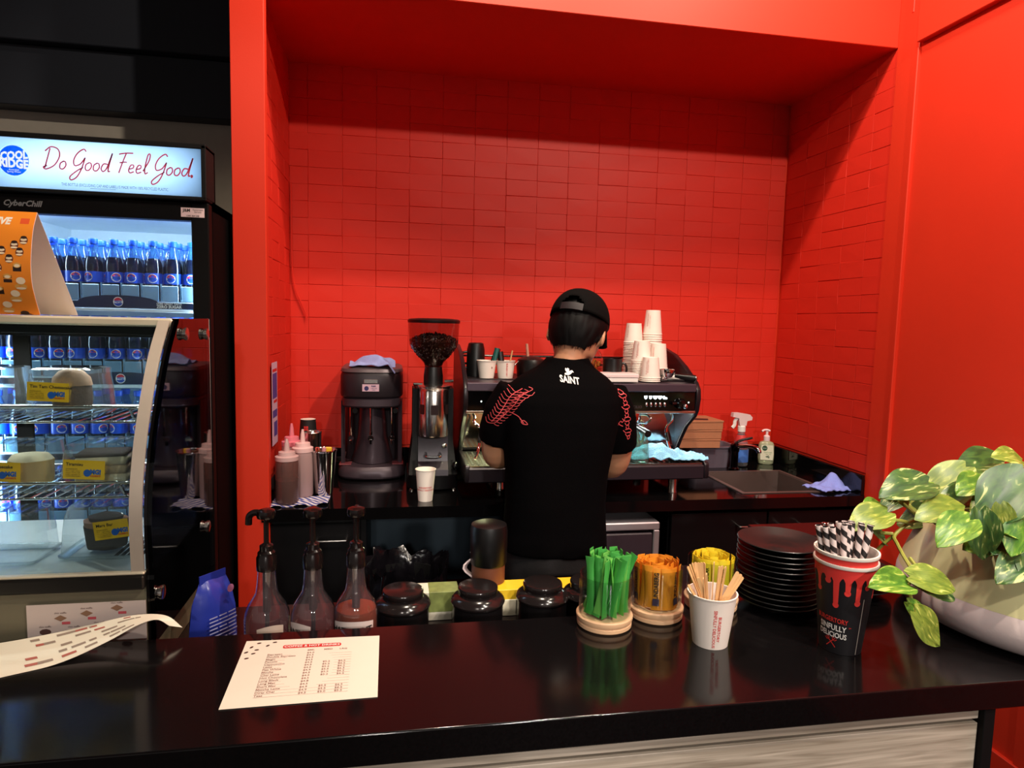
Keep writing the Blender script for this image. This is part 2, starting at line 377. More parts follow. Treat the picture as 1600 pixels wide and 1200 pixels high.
MB().lathe([(0,0),(.10,0),(.125,.70),(.118,.70),(.095,.01),(0,.01)],28).build('bucket', BLKM, t)
rb = random.Random(5)
def bagf(u, v):
    a = u*2*PI; r0 = [.108,.122,.130,.131,.132]; hz = [.62,.735,.745,.68,.52]
    k = v*4; i = min(3, int(k)); fr = k-i
    r = r0[i]*(1-fr)+r0[i+1]*fr; z = hz[i]*(1-fr)+hz[i+1]*fr
    q = noise.noise(Vector((math.cos(a)*4, math.sin(a)*4, v*3)))*.012+noise.noise(Vector((math.cos(a)*13, math.sin(a)*13, v*1.5)))*.007
    return ((r+q)*math.cos(a), (r+q)*math.sin(a), z+q*1.8+.02*math.sin(3*a+1)*(1-abs(v-.4)))
MB().sheet(bagf, 90, 14).build('liner', mat('bin_liner', (12,10,14), .22, bump=.5, bs=40), t, smooth=60)

# ================================================================== service counter in front
WOOD = bpy.data.materials.new('grey_oak'); WOOD.use_nodes = True; nt = WOOD.node_tree; p = nt.nodes['Principled BSDF']
tc = nt.nodes.new('ShaderNodeTexCoord'); mp = nt.nodes.new('ShaderNodeMapping'); mp.inputs['Scale'].default_value = (1.2, 6, 22)
nz = nt.nodes.new('ShaderNodeTexNoise'); nz.inputs['Scale'].default_value = 3; nz.inputs['Detail'].default_value = 6; nz.inputs['Distortion'].default_value = 1.2
rp = nt.nodes.new('ShaderNodeValToRGB'); rp.color_ramp.elements[0].position = .3; rp.color_ramp.elements[0].color = S(140,128,112); rp.color_ramp.elements[1].position = .7; rp.color_ramp.elements[1].color = S(204,192,176)
nt.links.new(tc.outputs['Object'], mp.inputs[0]); nt.links.new(mp.outputs[0], nz.inputs['Vector']); nt.links.new(nz.outputs['Fac'], rp.inputs[0]); nt.links.new(rp.outputs[0], p.inputs['Base Color']); p.inputs['Roughness'].default_value = .5
t = thing('service_counter', 'black stone service counter with grey oak boarded front', 'counter', (0,0,0))
mb = MB(); mb.prism([(-1.7,.925),(1.675,.925),(1.675,1.36),(1.265,1.36),(1.265,1.512),(.512,1.512),(.512,1.266),(-1.7,1.266)], 'z', .850, .9)
o = mb.build('countertop', BLACKGRAN, t)
bv = o.modifiers.new('edge', 'BEVEL'); bv.width = .0025; bv.segments = 2; bv.limit_method = 'ANGLE'
MB().box(1.012,1.034,.929,.955,0,.850,.001).build('leg', BLKM, t)
MB().box(1.02,1.04,1.47,1.50,0,.850,.001).build('leg', BLKM, t)
MB().box(-1.7,1.012,.962,.98,0,.850).build('backing', BLKM, t)
zt = .850
for z0, z1 in ((.826,.850),(.700,.818),(.574,.692),(.448,.566),(.322,.440),(.196,.314),(.07,.188)):
    MB().box(-1.7,1.011,.940,.962,z0,z1,.001).build('board', WOOD, t)
MB().box(-1.7,.50,1.20,1.262,0,.76).build('rear_panel', CABINET, t)
t = thing('work_shelf', 'low black work surface behind the service counter', 'shelf', (0,0,0))
MB().prism([(-1.7,1.267),(.505,1.267),(.505,1.62),(-.43,1.62),(-.43,1.74),(-1.7,1.74)], 'z', .765, .8).build('slab', mat('work_black', (20,12,13), .2), t)
MB().box(-1.7,.50,1.30,1.60,.02,.765).build('carcass', CABINET, t)
# ================================================================== drinks fridge
FX0, FX1, FY = -1.085, -.490, 1.90
LINER = mat('fridge_liner', (226,236,244), .45)
t = thing('drinks_fridge', 'tall black glass-door drinks fridge with lit header sign', 'fridge')
mb = MB(); mb.box(FX0,FX0+.02,FY+.04,2.5,.02,1.80).box(FX1-.02,FX1,FY+.04,2.5,.02,1.80).box(FX0,FX1,2.48,2.5,.02,1.80).box(FX0,FX1,FY+.04,2.5,1.775,1.80).box(FX0,FX1,FY+.04,2.5,.02,.20)
mb.build('cabinet', mat('fridge_black',(5,5,6),.7,spec=.05), t)
mb = MB(); mb.box(FX0+.021,FX0+.028,FY+.045,2.478,.201,1.774).box(FX1-.028,FX1-.021,FY+.045,2.478,.201,1.774).box(FX0+.021,FX1-.021,2.44,2.477,.201,1.774).box(FX0+.021,FX1-.021,FY+.045,2.44,1.765,1.774)
mb.build('liner', LINER, t)
d_ = MB(); d_.box(FX0,-1.05,FY,FY+.035,.12,1.790,.003).box(-.534,FX1,FY,FY+.035,.12,1.790,.003).box(-1.05,-.534,FY,FY+.035,1.743,1.790,.002).box(-1.05,-.534,FY,FY+.035,.12,.25,.002)
dr = d_.build('door', mat('door_black',(6,5,6),.55,spec=.12), t)
MB().box(-1.052,-.532,FY+.012,FY+.018,.248,1.745).build('pane', glass('fridge_glass', (238,246,250), .55), dr)
MB().box(FX0+.004,FX1-.004,FY+.004,FY+.04,.02,.11,.002).build('kick_grille', BLKM, t)
# header light box
hb = MB(); hb.box(FX0,FX1,1.962,1.972,1.797,1.935).box(FX0,FX1,1.882,1.972,1.925,1.938,.002).box(FX0,FX1,1.882,1.972,1.794,1.803,.002).box(FX0,FX0+.008,1.882,1.972,1.797,1.935,.002).box(FX1-.012,FX1,1.882,1.972,1.797,1.935,.002)
hb.build('header_box', BLKM, t)
SIGN = bpy.data.materials.new('sign_acrylic'); SIGN.use_nodes = True; nt = SIGN.node_tree; nt.nodes.remove(nt.nodes['Principled BSDF'])
a = nt.nodes.new('ShaderNodeBsdfTranslucent'); a.inputs[0].default_value = S(206,226,244); g = nt.nodes.new('ShaderNodeBsdfGlossy'); g.inputs['Roughness'].default_value = .15
mx = nt.nodes.new('ShaderNodeMixShader'); nz = nt.nodes.new('ShaderNodeTexNoise'); nz.inputs['Scale'].default_value = 40; rg = nt.nodes.new('ShaderNodeMapRange'); rg.inputs[3].default_value = .02; rg.inputs[4].default_value = .04
nt.links.new(nz.outputs['Fac'], rg.inputs[0]); nt.links.new(rg.outputs[0], mx.inputs[0]); nt.links.new(a.outputs[0], mx.inputs[1]); nt.links.new(g.outputs[0], mx.inputs[2]); nt.links.new(mx.outputs[0], nt.nodes['Material Output'].inputs[0])
MB().box(FX0+.008,FX1-.012,1.886,1.888,1.803,1.925).build('sign_panel', SIGN, t, smooth=0)
lamp('header_tube', 'AREA', (-.765,1.945,1.868), .62, (.92,.97,1), target=(-.765,1.0,1.868), size=(.40,.022))
lamp('header_backlight', 'AREA', (-.79,1.955,1.866), .34, (.62,.82,1), target=(-.79,1.0,1.866), size=(.56,.10))
# script lettering: pen strokes of the hand-written slogan
GL = {'D':([[(.08,.92),(.05,.5),(.02,.05)],[(-.12,.78),(.1,.98),(.42,.9),(.56,.6),(.42,.2),(.1,.0),(-.05,.08),(.1,.16)]],.62),
 'o':([[(.16,.38),(.04,.28),(.06,.08),(.2,.04),(.3,.2),(.24,.36),(.12,.38)]],.36),
 'G':([[(.5,.86),(.36,.96),(.12,.76),(.02,.44),(.12,.22),(.34,.3),(.46,.5),(.5,.56),(.44,.1),(.3,-.28),(.08,-.42),(.0,-.28),(.24,-.02),(.5,.16)]],.56),
 'd':([[(.28,.36),(.1,.36),(.03,.16),(.14,.03),(.28,.2),(.4,.86),(.36,.4),(.36,.06),(.46,.06)]],.46),
 'F':([[(.02,.84),(.3,.9),(.66,.92)],[(.34,.88),(.26,.5),(.18,.0)],[(.12,.46),(.34,.5),(.46,.5)]],.56),
 'e':([[(.04,.2),(.22,.26),(.22,.38),(.1,.38),(.04,.18),(.12,.04),(.3,.1)]],.34),
 'l':([[(.02,.14),(.2,.6),(.2,.9),(.1,.86),(.08,.3),(.14,.04),(.26,.1)]],.30),
 '.':([[(.02,.06),(.06,.06),(.06,.02),(.02,.02)]],.14),' ':([],.22)}
pen = MB(); fn = plane_fn((-.872,1.8845,1.852), (1,0,0), (0,0,1), .0003); x = 0; k = .056; wx = .0515
for ch in 'Do Good Feel Good.':
    st, ad = GL[ch]
    for s_ in st: pen.stroke([(x+p.x*wx+.22*p.y*k, p.y*k) for p in [Vector(q) for q in smooth_path([Vector((a_, b_)) for a_, b_ in s_], 8)]], .0033 if ch != '.' else .006, fn)
    x += ad*wx
pen.build('slogan_lettering', mat('pink_red_ink', (196,52,74), .5), t, smooth=0, fix=False)
mb = MB(); mb.text('THIS BOTTLE (EXCLUDING CAP AND LABEL) IS MADE WITH 100% RECYCLED PLASTIC.', .0105, plane_fn((-.708,1.8845,1.8165), (1,0,0), (0,0,1), .0003), wid=.62); mb.stroke([(-.06,0),(.0,0)], .0008, plane_fn((-.708,1.8845,1.8098), (1,0,0), (0,0,1), .0003))
mb.build('small_lettering', mat('navy_ink', (24,60,96), .5), t, smooth=0, fix=False)
disc = lambda r, cx, cy, n=32: [(cx+r*math.cos(2*PI*k/n), cy+r*1.06*math.sin(2*PI*k/n)) for k in range(n)]
fn = plane_fn((-.940,1.8845,1.868), (1,0,0), (0,0,1), .0002)
NAVY = translu('badge_blue', (20,84,190))
SWHT = translu('sign_white',(250,250,250)); lg = MB().shape(disc(.0375,0,0), fn).build('logo_ring', SWHT, t, smooth=0, fix=False)
fn1 = plane_fn((-.940,1.8845,1.868), (1,0,0), (0,0,1), .0004); fn2 = plane_fn((-.940,1.8845,1.868), (1,0,0), (0,0,1), .0007)
MB().shape(disc(.0345,0,0), fn1).build('logo_disc', NAVY, lg, smooth=0, fix=False)
mb = MB(); mb.text('COOL', .027, lambda x, y: fn2(x+.001, y+.0115+x*.12), bold=.05, wid=.8); mb.text('RIDGE', .029, lambda x, y: fn2(x, y-.008-x*.06), bold=.05, wid=.8); mb.text('Australian', .0058, lambda x, y: fn2(x, y-.0225)); mb.text('Spring Water', .0058, lambda x, y: fn2(x, y-.0275))
mb.build('logo_lettering', emis('sign_letter_white',(240,248,255),.95), lg, smooth=0, fix=False)
mb = MB(); mb.text('CyberChill', .020, plane_fn((-.933,FY-.0005,1.766), (1,0,0), (0,0,1), .0003), bold=.03, shear=.3)
mb.build('maker_lettering', mat('silver_ink', (150,150,152), .4, .6), dr, smooth=0, fix=False)
st = MB().box(-.558,-.500,FY-.0008,FY-.0002,1.752,1.776).build('service_sticker', mat('sticker_pink', (222,196,200), .6), dr)
mb = MB(); fn = plane_fn((-.529,FY-.001,1.764), (1,0,0), (0,0,1), .0003); mb.text('J&M', .011, lambda x, y: fn(x-.015, y+.005), bold=.03); mb.text('Equipment', .006, lambda x, y: fn(x+.013, y+.007)); mb.text('Service', .006, lambda x, y: fn(x+.013, y+.001)); mb.text('1300 364 248', .0058, lambda x, y: fn(x, y-.009), bold=.02)
mb.build('sticker_lettering', INKBLK, st, smooth=0, fix=False)
# shelves with price strips, pusher dividers
STRIP = mat('strip_navy', (10,22,56), .4); STRIPW = mat('shelf_white', (224,234,242), .4); CLEARW = glass('clear_divider', (225,240,250), 2.2, .1, haze=.38, hazecol=(160,205,240))
SHZ = [1.530, 1.322, 1.115, .908, .70]; CX = [-.560-.05*k for k in range(11)]
PEPR = mat('logo_red', (206,30,44), .5); PEPB = mat('logo_blue', (16,70,176), .5); COLA_BLUE = mat('label_blue', (16,72,196), .35)
def globe(mb_w, mb_r, mb_b, fn, r):
    mb_w.shape(disc(r,0,0), lambda x, y: fn(x, y, .0003))
    tp = [(r*.9*math.cos(a), r*.9*math.sin(a)) for a in [PI*(.1+.8*k/10) for k in range(11)]]+[(-.3*r, .22*r),(.2*r,.30*r)]
    bt = [(r*.9*math.cos(a), r*.9*math.sin(a)) for a in [PI*(1.1+.8*k/10) for k in range(11)]]+[(.3*r,-.22*r),(-.2*r,-.32*r)]
    mb_r.shape(tp, lambda x, y: fn(x, y, .0006)); mb_b.shape(bt, lambda x, y: fn(x, y, .0006)); mb_b.text('PEPSI', r*.62, lambda x, y: fn(x, y, .0007), bold=.04)
for si, z in enumerate(SHZ):
    sh = MB().box(FX0+.03,FX1-.03,FY+.075,2.43,z-.008,z-.001).build('shelf', STRIPW, t)
    MB().box(-1.05,-.534,FY+.058,FY+.062,z-.030,z-.022,.001).build('price_rail', STRIPW, sh)
    arch = [(-1.05,z-.02),(-.534,z-.02),(-.534,z-.004)]+[(-.738+.10*math.cos(PI*k/10), z-.004+.018*math.sin(PI*k/10)) for k in range(11)]+[(-1.05,z-.004)]
    pr = MB().prism(arch, 'y', FY+.056, FY+.058).build('price_strip', STRIP, sh)
    if si < 4:
        fnn = plane_fn((-.738,FY+.056,z-.004), (1,0,0), (0,0,1)); f3 = lambda x, y, o_: fnn(x, y)+Vector((0,-o_,0))
        a, b, c = MB(), MB(), MB(); globe(a, b, c, f3, .0125)
        a.text('SAME GREAT TASTE', .0072, lambda x, y: f3(x+.128, y-.0030, .0004), bold=.02); a.text('ZERO SUGAR', .0105, lambda x, y: f3(x+.128, y-.0110, .0004), bold=.04); a.text('ZERO SUGAR', .0105, lambda x, y: f3(x-.22, y-.0110, .0004), bold=.04)
        a.build('strip_lettering', INKWHT, pr, smooth=0, fix=False); b.build('strip_logo_red', PEPR, pr, smooth=0, fix=False); c.build('strip_logo_blue', PEPB, pr, smooth=0, fix=False)
    for k in range(12):
        if si < 4: MB().box(CX[0]+.025-.05*k-.0012, CX[0]+.025-.05*k+.0012, FY+.07, 2.2, z, z+.048).build('divider', CLEARW, sh)
    for k in range(11):
        if si < 4: MB().box(CX[k]-.021, CX[k]+.021, FY+.066, FY+.069, z, z+.042, .001).build('pusher_front', CLEARW, sh)
# cola bottles
COLA = mat('cola_pet', (14,20,40), .06, var=.2, spec=.8); NECK = glass('pet_neck', (150,196,236), 2.0, .05, haze=.22, hazecol=(70,130,200)); CAPB = mat('cap_blue', (20,84,214), .4)
bt = thing('cola_bottle', 'x', 'bottle', (0,0,0))
MB().lathe([(0,0),(.019,0),(.0228,.008),(.0232,.04),(.0222,.05),(.0222,.085),(.0232,.095),(.0215,.115),(.0185,.128),(0,.128)],16).build('body', COLA, bt)
MB().lathe([(.0187,.1275),(.013,.148),(.0095,.160),(.0095,.168)],16).build('neck', NECK, bt)
lb = MB().lathe([(.0228,.052),(.0228,.084)],16).build('label', COLA_BLUE, bt)
a, b, c = MB(), MB(), MB(); f3 = lambda x, y, o_: Vector(((.0229+o_)*math.sin(x/.0229), -(.0229+o_)*math.cos(x/.0229), .068+y)); globe(a, b, c, f3, .0125)
a.build('emblem_white', INKWHT, lb, smooth=0, fix=False); b.build('emblem_red', PEPR, lb, smooth=0, fix=False); c.build('emblem_blue', PEPB, lb, smooth=0, fix=False)
MB().lathe([(.0112,.166),(.0115,.168),(.0115,.180),(.0105,.182),(0,.182)],16).build('cap', CAPB, bt)
for q_ in bt.children: q_.scale = (1,1,.905)
SHN = ['top', 'second', 'third', 'fourth']; rb = random.Random(11); first = True
for si in range(4):
    for dep in range(3 if si == 0 else 2):
        for x in CX:
            lab = 'blue-capped dark cola bottle on the %s shelf of the drinks fridge' % SHN[si]; grp = 'cola bottles on the %s fridge shelf' % SHN[si]
            lo = (x+rb.uniform(-.001,.001), 1.996+.05*dep, SHZ[si]+.0005); ro = (0,0,rb.uniform(-.9,.9))
            if first: bt.location = lo; bt.rotation_euler = ro; bt['label'] = lab; bt['group'] = grp; first = False
            else: copy_tree(bt, lo, ro, lab, grp)
lamp('fridge_tube_right', 'AREA', (-.525,1.955,1.2), 4.5, (.74,.9,1), target=(-.75,2.25,1.2), size=(.02,1.05))
lamp('fridge_tube_left', 'AREA', (-1.05,1.955,1.2), 4.5, (.74,.9,1), target=(-.80,2.25,1.2), size=(.02,1.05))
lamp('fridge_tube_top', 'AREA', (-.79,1.985,1.760), 3.0, (.74,.9,1), target=(-.79,2.15,1.5), size=(.5,.03))

# ================================================================== curved glass cake display case
CXR, CXL = -.452, -1.16
def arc(k): return smooth_path([(1.306,1.008),(1.303,1.129),(1.330,1.24),(1.376,1.337),(1.425,1.415),(1.483,1.480)], k)
AR = [(p.x, p.y) for p in [Vector(q) for q in smooth_path([Vector(q) for q in ((1.306,1.008),(1.303,1.129),(1.330,1.24),(1.376,1.337),(1.425,1.415),(1.483,1.480))], 5)]]
t = thing('display_case', 'curved glass cake display case with steel top and tinted side', 'display case')
CASEG = mat('case_grey', (112,106,86), .4, .2); CREAM = mat('case_steel_cream', (222,212,186), .35, .3)
MB().prism([(1.300,.801),(1.300,.945),(1.306,1.000),(1.70,1.000),(1.70,.801)], 'x', CXL, CXR-.006).build('base', CASEG, t)
MB().box(CXL,CXR-.006,1.288,1.304,.985,1.012,.003).build('front_rail', mat('case_black_rail', (30,28,26), .3, .3), t)
MB().box(CXL,CXR-.006,1.292,1.306,1.0125,1.018,.002).build('rail_strip', CREAM, t)
MB().box(CXL,CXR-.008,1.325,1.69,1.000,1.006).build('deck', mat('deck_white', (214,222,226), .35), t)
sl = MB()
for k in range(7): sl.box(-.56+.012*k,-.552+.012*k,1.42,1.55,1.006,1.0066)
sl.build('deck_vents', BLKM, t)
rings = [[Vector((x, y, z)) for (y, z) in AR] for x in (CXL, CXR-.022)]
mb = MB(); n = len(AR)
mb.sheet(lambda u, v: (CXL+(CXR-.012-CXL)*u, *AR[min(n-1, round(v*(n-1)))]), 1, n-1, .004)
mb.build('front_glass', glass('case_glass', (236,244,244), .55), t, smooth=60)
mb = MB(); mb.sheet(lambda u, v: (CXR-.030+.022*u, AR[min(n-1, round(v*(n-1)))][0]-.005, AR[min(n-1, round(v*(n-1)))][1]+.001), 1, n-1, -.004)
mb.build('edge_strip', mat('edge_silver', (200,188,174), .35, .4), t, smooth=60)
top = MB().box(CXL,CXR-.004,1.478,1.70,1.470,1.487,.003).build('top', CREAM, t)
MB().box(CXL,CXR-.008,1.482,1.50,1.452,1.470,.002).build('top_rail', BLKM, t)
side = [(1.304,.875),(1.300,1.0)]+[(y-.004, z) for y, z in AR]+[(1.483,1.488),(1.706,1.488),(1.712,.872)]
sg = MB().prism(side, 'x', CXR, CXR+.008).build('side_glass', glass('tinted_glass', (86,84,88), 1.1, .03), t, smooth=0)
bor = MB()
for a_, b_ in zip([(1.304,.875),(1.300,1.0)]+[(y-.004, z) for y, z in AR], [(1.300,1.0)]+[(y-.004, z) for y, z in AR]+[(1.483,1.488)]):
    bor.prism([a_, b_, (b_[0]+.017, b_[1]-.001), (a_[0]+.017, a_[1])], 'x', CXR-.006, CXR-.0005)
bor.prism([(1.455,1.425),(1.483,1.487),(1.706,1.487),(1.706,1.425)], 'x', CXR-.006, CXR-.0005)
bor.build('side_border', mat('case_black', (12,10,10), .15), t, smooth=0)
MB().box(CXR+.0005,CXR+.0075,1.7065,1.7135,.872,1.488,.002).build('side_edge', mat('frosted_edge', (196,204,204), .4), t)
for y, z in ((1.506,1.456),(1.663,1.452),(1.641,.995),(1.322,.966)):
    MB().lathe([(0,.0),(.0115,.0),(.0115,.003),(.0135,.0035),(.0135,.008),(.012,.009),(0,.009)],20).xf(Matrix.Translation((CXR+.0085,y,z)) @ Matrix.Rotation(PI/2,4,'Y')).build('standoff', STEEL, t)
for x0, x1 in ((-.866,-.83),(CXR-.03,CXR-.01),(-1.16,-1.14)): MB().box(x0,x1,1.695,1.703,1.0,1.470,.002).build('door_stile', BLKM, t)
MB().box(CXL,CXR-.008,1.693,1.705,1.44,1.470,.002).build('door_rail', BLKM, t)
MB().box(-1.14,-.866,1.697,1.700,1.0,1.44).build('door_pane', GLASS, t); MB().box(-.83,CXR-.03,1.697,1.700,1.0,1.44).build('door_pane', GLASS, t)
def wire_shelf(yf, z, x1):
    mb = MB(); r = .0024
    mb.tube([(CXL+.02,yf,z),(x1,yf,z)], r, 6); mb.tube([(CXL+.02,1.66,z),(x1,1.66,z)], r, 6); mb.tube([(x1,yf,z),(x1,1.66,z)], r, 6)
    lip = smooth_path([(CXL+.02,yf-.004,z+.030),(x1-.05,yf-.004,z+.030),(x1-.036,yf-.003,z+.026),(x1-.026,yf-.002,z+.006),(x1-.018,yf,z+.0)],5); mb.tube(lip, r*1.15, 6)
    lip = smooth_path([(x1-.012,yf,z),(x1-.004,yf-.002,z+.006),(x1,yf,z+.028),(x1,yf+.03,z+.034),(x1,1.64,z+.034)],5); mb.tube(lip, r*1.15, 6)
    k = 0; x = CXL+.04
    while x < x1-.01: mb.tube([(x,yf,z-.002),(x,1.66,z-.002)], .0016, 5); x += .021
    return mb.build('wire_shelf', CHROME, t, smooth=60)
wire_shelf(1.400,1.284,-.478); wire_shelf(1.352,1.146,-.482)
LEDT = MB().box(CXL+.01,CXR-.03,1.515,1.53,1.458,1.466,.002).build('light_tube', emis('case_led', (255,244,214), 5), t)
lamp('case_lamp', 'AREA', (-.80,1.545,1.455), 5.0, (1,.95,.88), target=(-.80,1.46,1.0), size=(.62,.02))
# tent card on top of the case
ORANGE = mat('orange_card', (240,140,34), .5, var=.05)
tn = thing('tent_card', 'orange folded tent card with little cakes on top of the display case', 'sign')
TX0, TX1 = -1.05, -.712
FR = [Vector(q) for q in smooth_path([Vector(q) for q in ((1.503,1.694),(1.484,1.655),(1.472,1.60),(1.471,1.56),(1.479,1.53),(1.498,1.489))], 6)]
BK = [Vector(q) for q in smooth_path([Vector(q) for q in ((1.505,1.694),(1.555,1.63),(1.615,1.55),(1.662,1.489))], 6)]
def curve_sheet(P, th): 
    n_ = len(P)-1; return MB().sheet(lambda u, v: (TX0+(TX1-TX0)*u, P[min(n_, round(v*n_))].x, P[min(n_, round(v*n_))].y), 1, n_, th)
curve_sheet(BK, .0006).build('back_panel', mat('card_inside', (236,226,226), .6, var=.02), tn, smooth=60)
curve_sheet([p+Vector((.0009,0)) for p in FR], -.0006).build('front_panel_inside', mat('card_inside_front', (232,224,226), .6, var=.02), tn, smooth=60)
fpn = curve_sheet(FR, .0006).build('front_panel', ORANGE, tn, smooth=60)
LN = [0]
for a_, b_ in zip(FR, FR[1:]): LN.append(LN[-1]+(b_-a_).length)
def tent_fn(off):
    def f(x, y):   # x from the card's free end towards the left, y down the curved face
        d = max(0, min(LN[-1]-1e-6, y)); i = max(k for k in range(len(LN)-1) if LN[k] <= d); fr = (d-LN[i])/(LN[i+1]-LN[i]); p_ = FR[i].lerp(FR[i+1], fr); tg = (FR[i+1]-FR[i]).normalized(); nn = Vector((tg.y, -tg.x))
        if nn.x > 0: nn = -nn
        return Vector((TX1-x, p_.x+nn.x*off, p_.y+nn.y*off))
    return f
tf = tent_fn(.0008); tf2 = tent_fn(.0012)
mb = MB(); mb.text('EXCLUSIVE', .022, lambda x, y: tf(.086-x, .024-y), bold=.045, shear=.2, wid=.8); mb.build('card_lettering', INKWHT, fpn, smooth=0, fix=False)
mb = MB(); mb.shape([(.009,.016),(.025,.016),(.025,.029),(.009,.029)], lambda x, y: tf(x, y)); mb.build('card_mark', mat('card_mark_red', (222,84,40), .5), fpn, smooth=0, fix=False)
mb = MB(); mb.text('d', .02, lambda x, y: tf(.072-x, .056-y), shear=.4); mb.build('card_script', INKBLK, fpn, smooth=0, fix=False)
cake_pos = [(.014,.062,0),(.030,.072,0),(.052,.084,0),(.020,.086,0),(.038,.100,0),(.058,.118,0),(.024,.118,1),(.042,.140,1),(.060,.164,1),(.020,.150,2),(.034,.176,2),(.054,.200,2),(.024,.214,3),(.078,.130,0),(.080,.190,1),(.092,.090,0),(.1,.16,2)]
el = lambda cx, cy, rx, ry: [(cx+rx*math.cos(2*PI*k/14), cy+ry*math.sin(2*PI*k/14)) for k in range(14)]
PRC = {n_: mat('print_'+n_, c_, .5) for n_, c_ in (('dark',(44,22,16)),('brown',(122,62,36)),('golden',(226,168,84)),('cream',(244,226,196)))}
tf3 = tent_fn(.0016)
for x, y, kd in cake_pos:
    if kd == 0: L_ = [('brown',el(x,y+.002,.0075,.0085)),('cream',el(x,y+.0005,.0058,.0028)),('cream',el(x,y+.007,.0062,.002)),('dark',el(x,y-.004,.0055,.003))]
    elif kd == 1: L_ = [('dark',[(x-.0075,y-.006),(x+.0075,y-.006),(x+.0075,y+.008),(x-.0075,y+.008)]),('golden',el(x,y-.004,.0072,.0052)),('cream',el(x,y-.003,.005,.003))]
    elif kd == 2: L_ = [('golden',el(x,y+.006,.011,.0065)),('cream',el(x-.001,y-.006,.0085,.007)),('cream',el(x,y+.009,.009,.0024))]
    else: L_ = [('brown',el(x,y+.004,.013,.006)),('dark',el(x+.002,y-.002,.008,.005))]
    ck = MB().shape(L_[0][1], tf).build('printed_cake', PRC[L_[0][0]], tn, smooth=0, fix=False)
    for i_, (n_, pl_) in enumerate(L_[1:]): MB().shape(pl_, tf2 if i_ < 2 else tf3).build('printed_icing', PRC[n_], ck, smooth=0, fix=False)

# boxed cake slices
CLEARB = glass('clear_box', (240,246,248), 2.2, .06, haze=.05); YEL = mat('label_yellow', (244,190,32), .5); LBLUE = mat('label_logo_blue', (26,96,190), .5)
CHOC = mat('chocolate_cake', (58,34,26), .8, bump=.6, bs=90, var=.25); COCOA = mat('cocoa_sponge', (70,44,32), .85, bump=.6, bs=90, var=.2); CREAMC = mat('cheesecake_cream', (206,160,98), .7, bump=.3, bs=60); WHIP = mat('whipped_cream', (220,196,164), .7, bump=.4, bs=60); SPONGE = mat('tiramisu_sponge', (196,160,120), .85, bump=.5)
def cake_box(nm, lab, x, y, z, w_, d_, h_, taper=.82):
    b = thing(nm, lab, 'cake box', (x,y,z))
    hw, hd = w_/2, d_/2
    def rr(s_, z_, hw_=hw, hd_=hd, n_=6):
        P = []; r_ = .014
        for cx, cy, a0 in ((hw_-r_,hd_-r_,0),(-hw_+r_,hd_-r_,PI/2),(-hw_+r_,-hd_+r_,PI),(hw_-r_,-hd_+r_,1.5*PI)):
            for k in range(n_): a = a0+PI/2*k/(n_-1); P.append(Vector(((cx+r_*math.cos(a))*s_, (cy+r_*math.sin(a))*s_, z_)))
        return P
    MB().loft([rr(1,.008), rr(.95,h_*.55), rr(.9,h_*.8), rr(taper,h_*.97), rr(taper*.8,h_)], caps=False).add(rr(taper*.8,h_), [tuple(range(24))]).build('lid', CLEARB, b, smooth=50)
    MB().loft([rr(.88,0), rr(1.02,.010), rr(1.06,.011), rr(1.06,.008), rr(.9,-.0)], caps=False).build('tray', CLEARB, b, smooth=50)
    return b
def yellow_label(b, title, lx, lz, y, w_=.072, h_=.036, tilt=0):
    f = lambda off: (lambda x, z: Vector((lx+x*math.cos(tilt)-z*math.sin(tilt), y-off, lz+z*math.cos(tilt)+x*math.sin(tilt))))
    l = MB().shape([(-w_/2,-h_/2),(w_/2,-h_/2),(w_/2,h_/2),(-w_/2,h_/2)], f(0)).build('label', YEL, b, smooth=0, fix=False)
    mb = MB(); ti, tz = title
    mb.text(ti, .0085, lambda x, z: f(.0004)(x-w_/2+.005, z+h_*.27), align='LEFT', bold=.02)
    for k, s_ in enumerate(('INGREDIENTS:','Flour, sugar, cream','cheese, cocoa, milk','solids, vegetable oil','CONTAINS DAIRY')): mb.text(s_, .0032, lambda x, z: f(.0004)(x-w_/2+.005, z+h_*.02-.0035*k), align='LEFT')
    mb.build('label_lettering', INKBLK, l, smooth=0, fix=False)
    mb = MB(); mb.shape([(p[0]+.006, p[1]-.006) for p in disc(.0066,0,0)], lambda x, z: f(.0004)(x, z)); mb.text('MG!', .0125, lambda x, z: f(.0005)(x+.0205, z-.004), bold=.06, wid=.85)
    mb.build('label_logo', LBLUE, l, smooth=0, fix=False)
    mb = MB(); mb.text('DESSERTS', .0042, lambda x, z: f(.0006)(x+.0205, z-.0115), bold=.03); mb.build('label_logo_small', INKRED, l, smooth=0, fix=False)
def cake(nm, lab, layers, x, y, z, rz=0):
    c = thing(nm, lab, 'cake', (x,y,z), rz)
    for pn, prof, mt_, sy in layers:
        mb = MB()
        if isinstance(prof[0], tuple): mb.lathe(prof, 24, (0,0,0), 1, sy)
        else: mb.box(*prof, .004)
        mb.v = [v+Vector((noise.noise(v*60), noise.noise(v*60+Vector((9,0,0))), .5*noise.noise(v*70)))*.0022 for v in mb.v]
        mb.build(pn, mt_, c, smooth=60)
    return c
b = cake_box('cake_box', 'clear box with rounded cocoa cheesecake on the upper wire shelf', -.648,1.475,1.2885, .132,.11,.098,.9); yellow_label(b, ('Tim Tam Cheesecake', 0), -.018, .052, -.057, .074, .037, -.05)
cake('cheesecake', 'round cocoa-dusted cheesecake in a clear box on the upper wire shelf', [('cake_base', [(0,0),(.034,0),(.036,.03),(.034,.055),(.0,.056)], COCOA, .9), ('cream_top', [(.036,.05),(.033,.066),(.022,.078),(.01,.084),(0,.085)], mat('cocoa_cream', (124,88,66), .8, var=.45, vs=70), .9)], -.648,1.475,1.299)
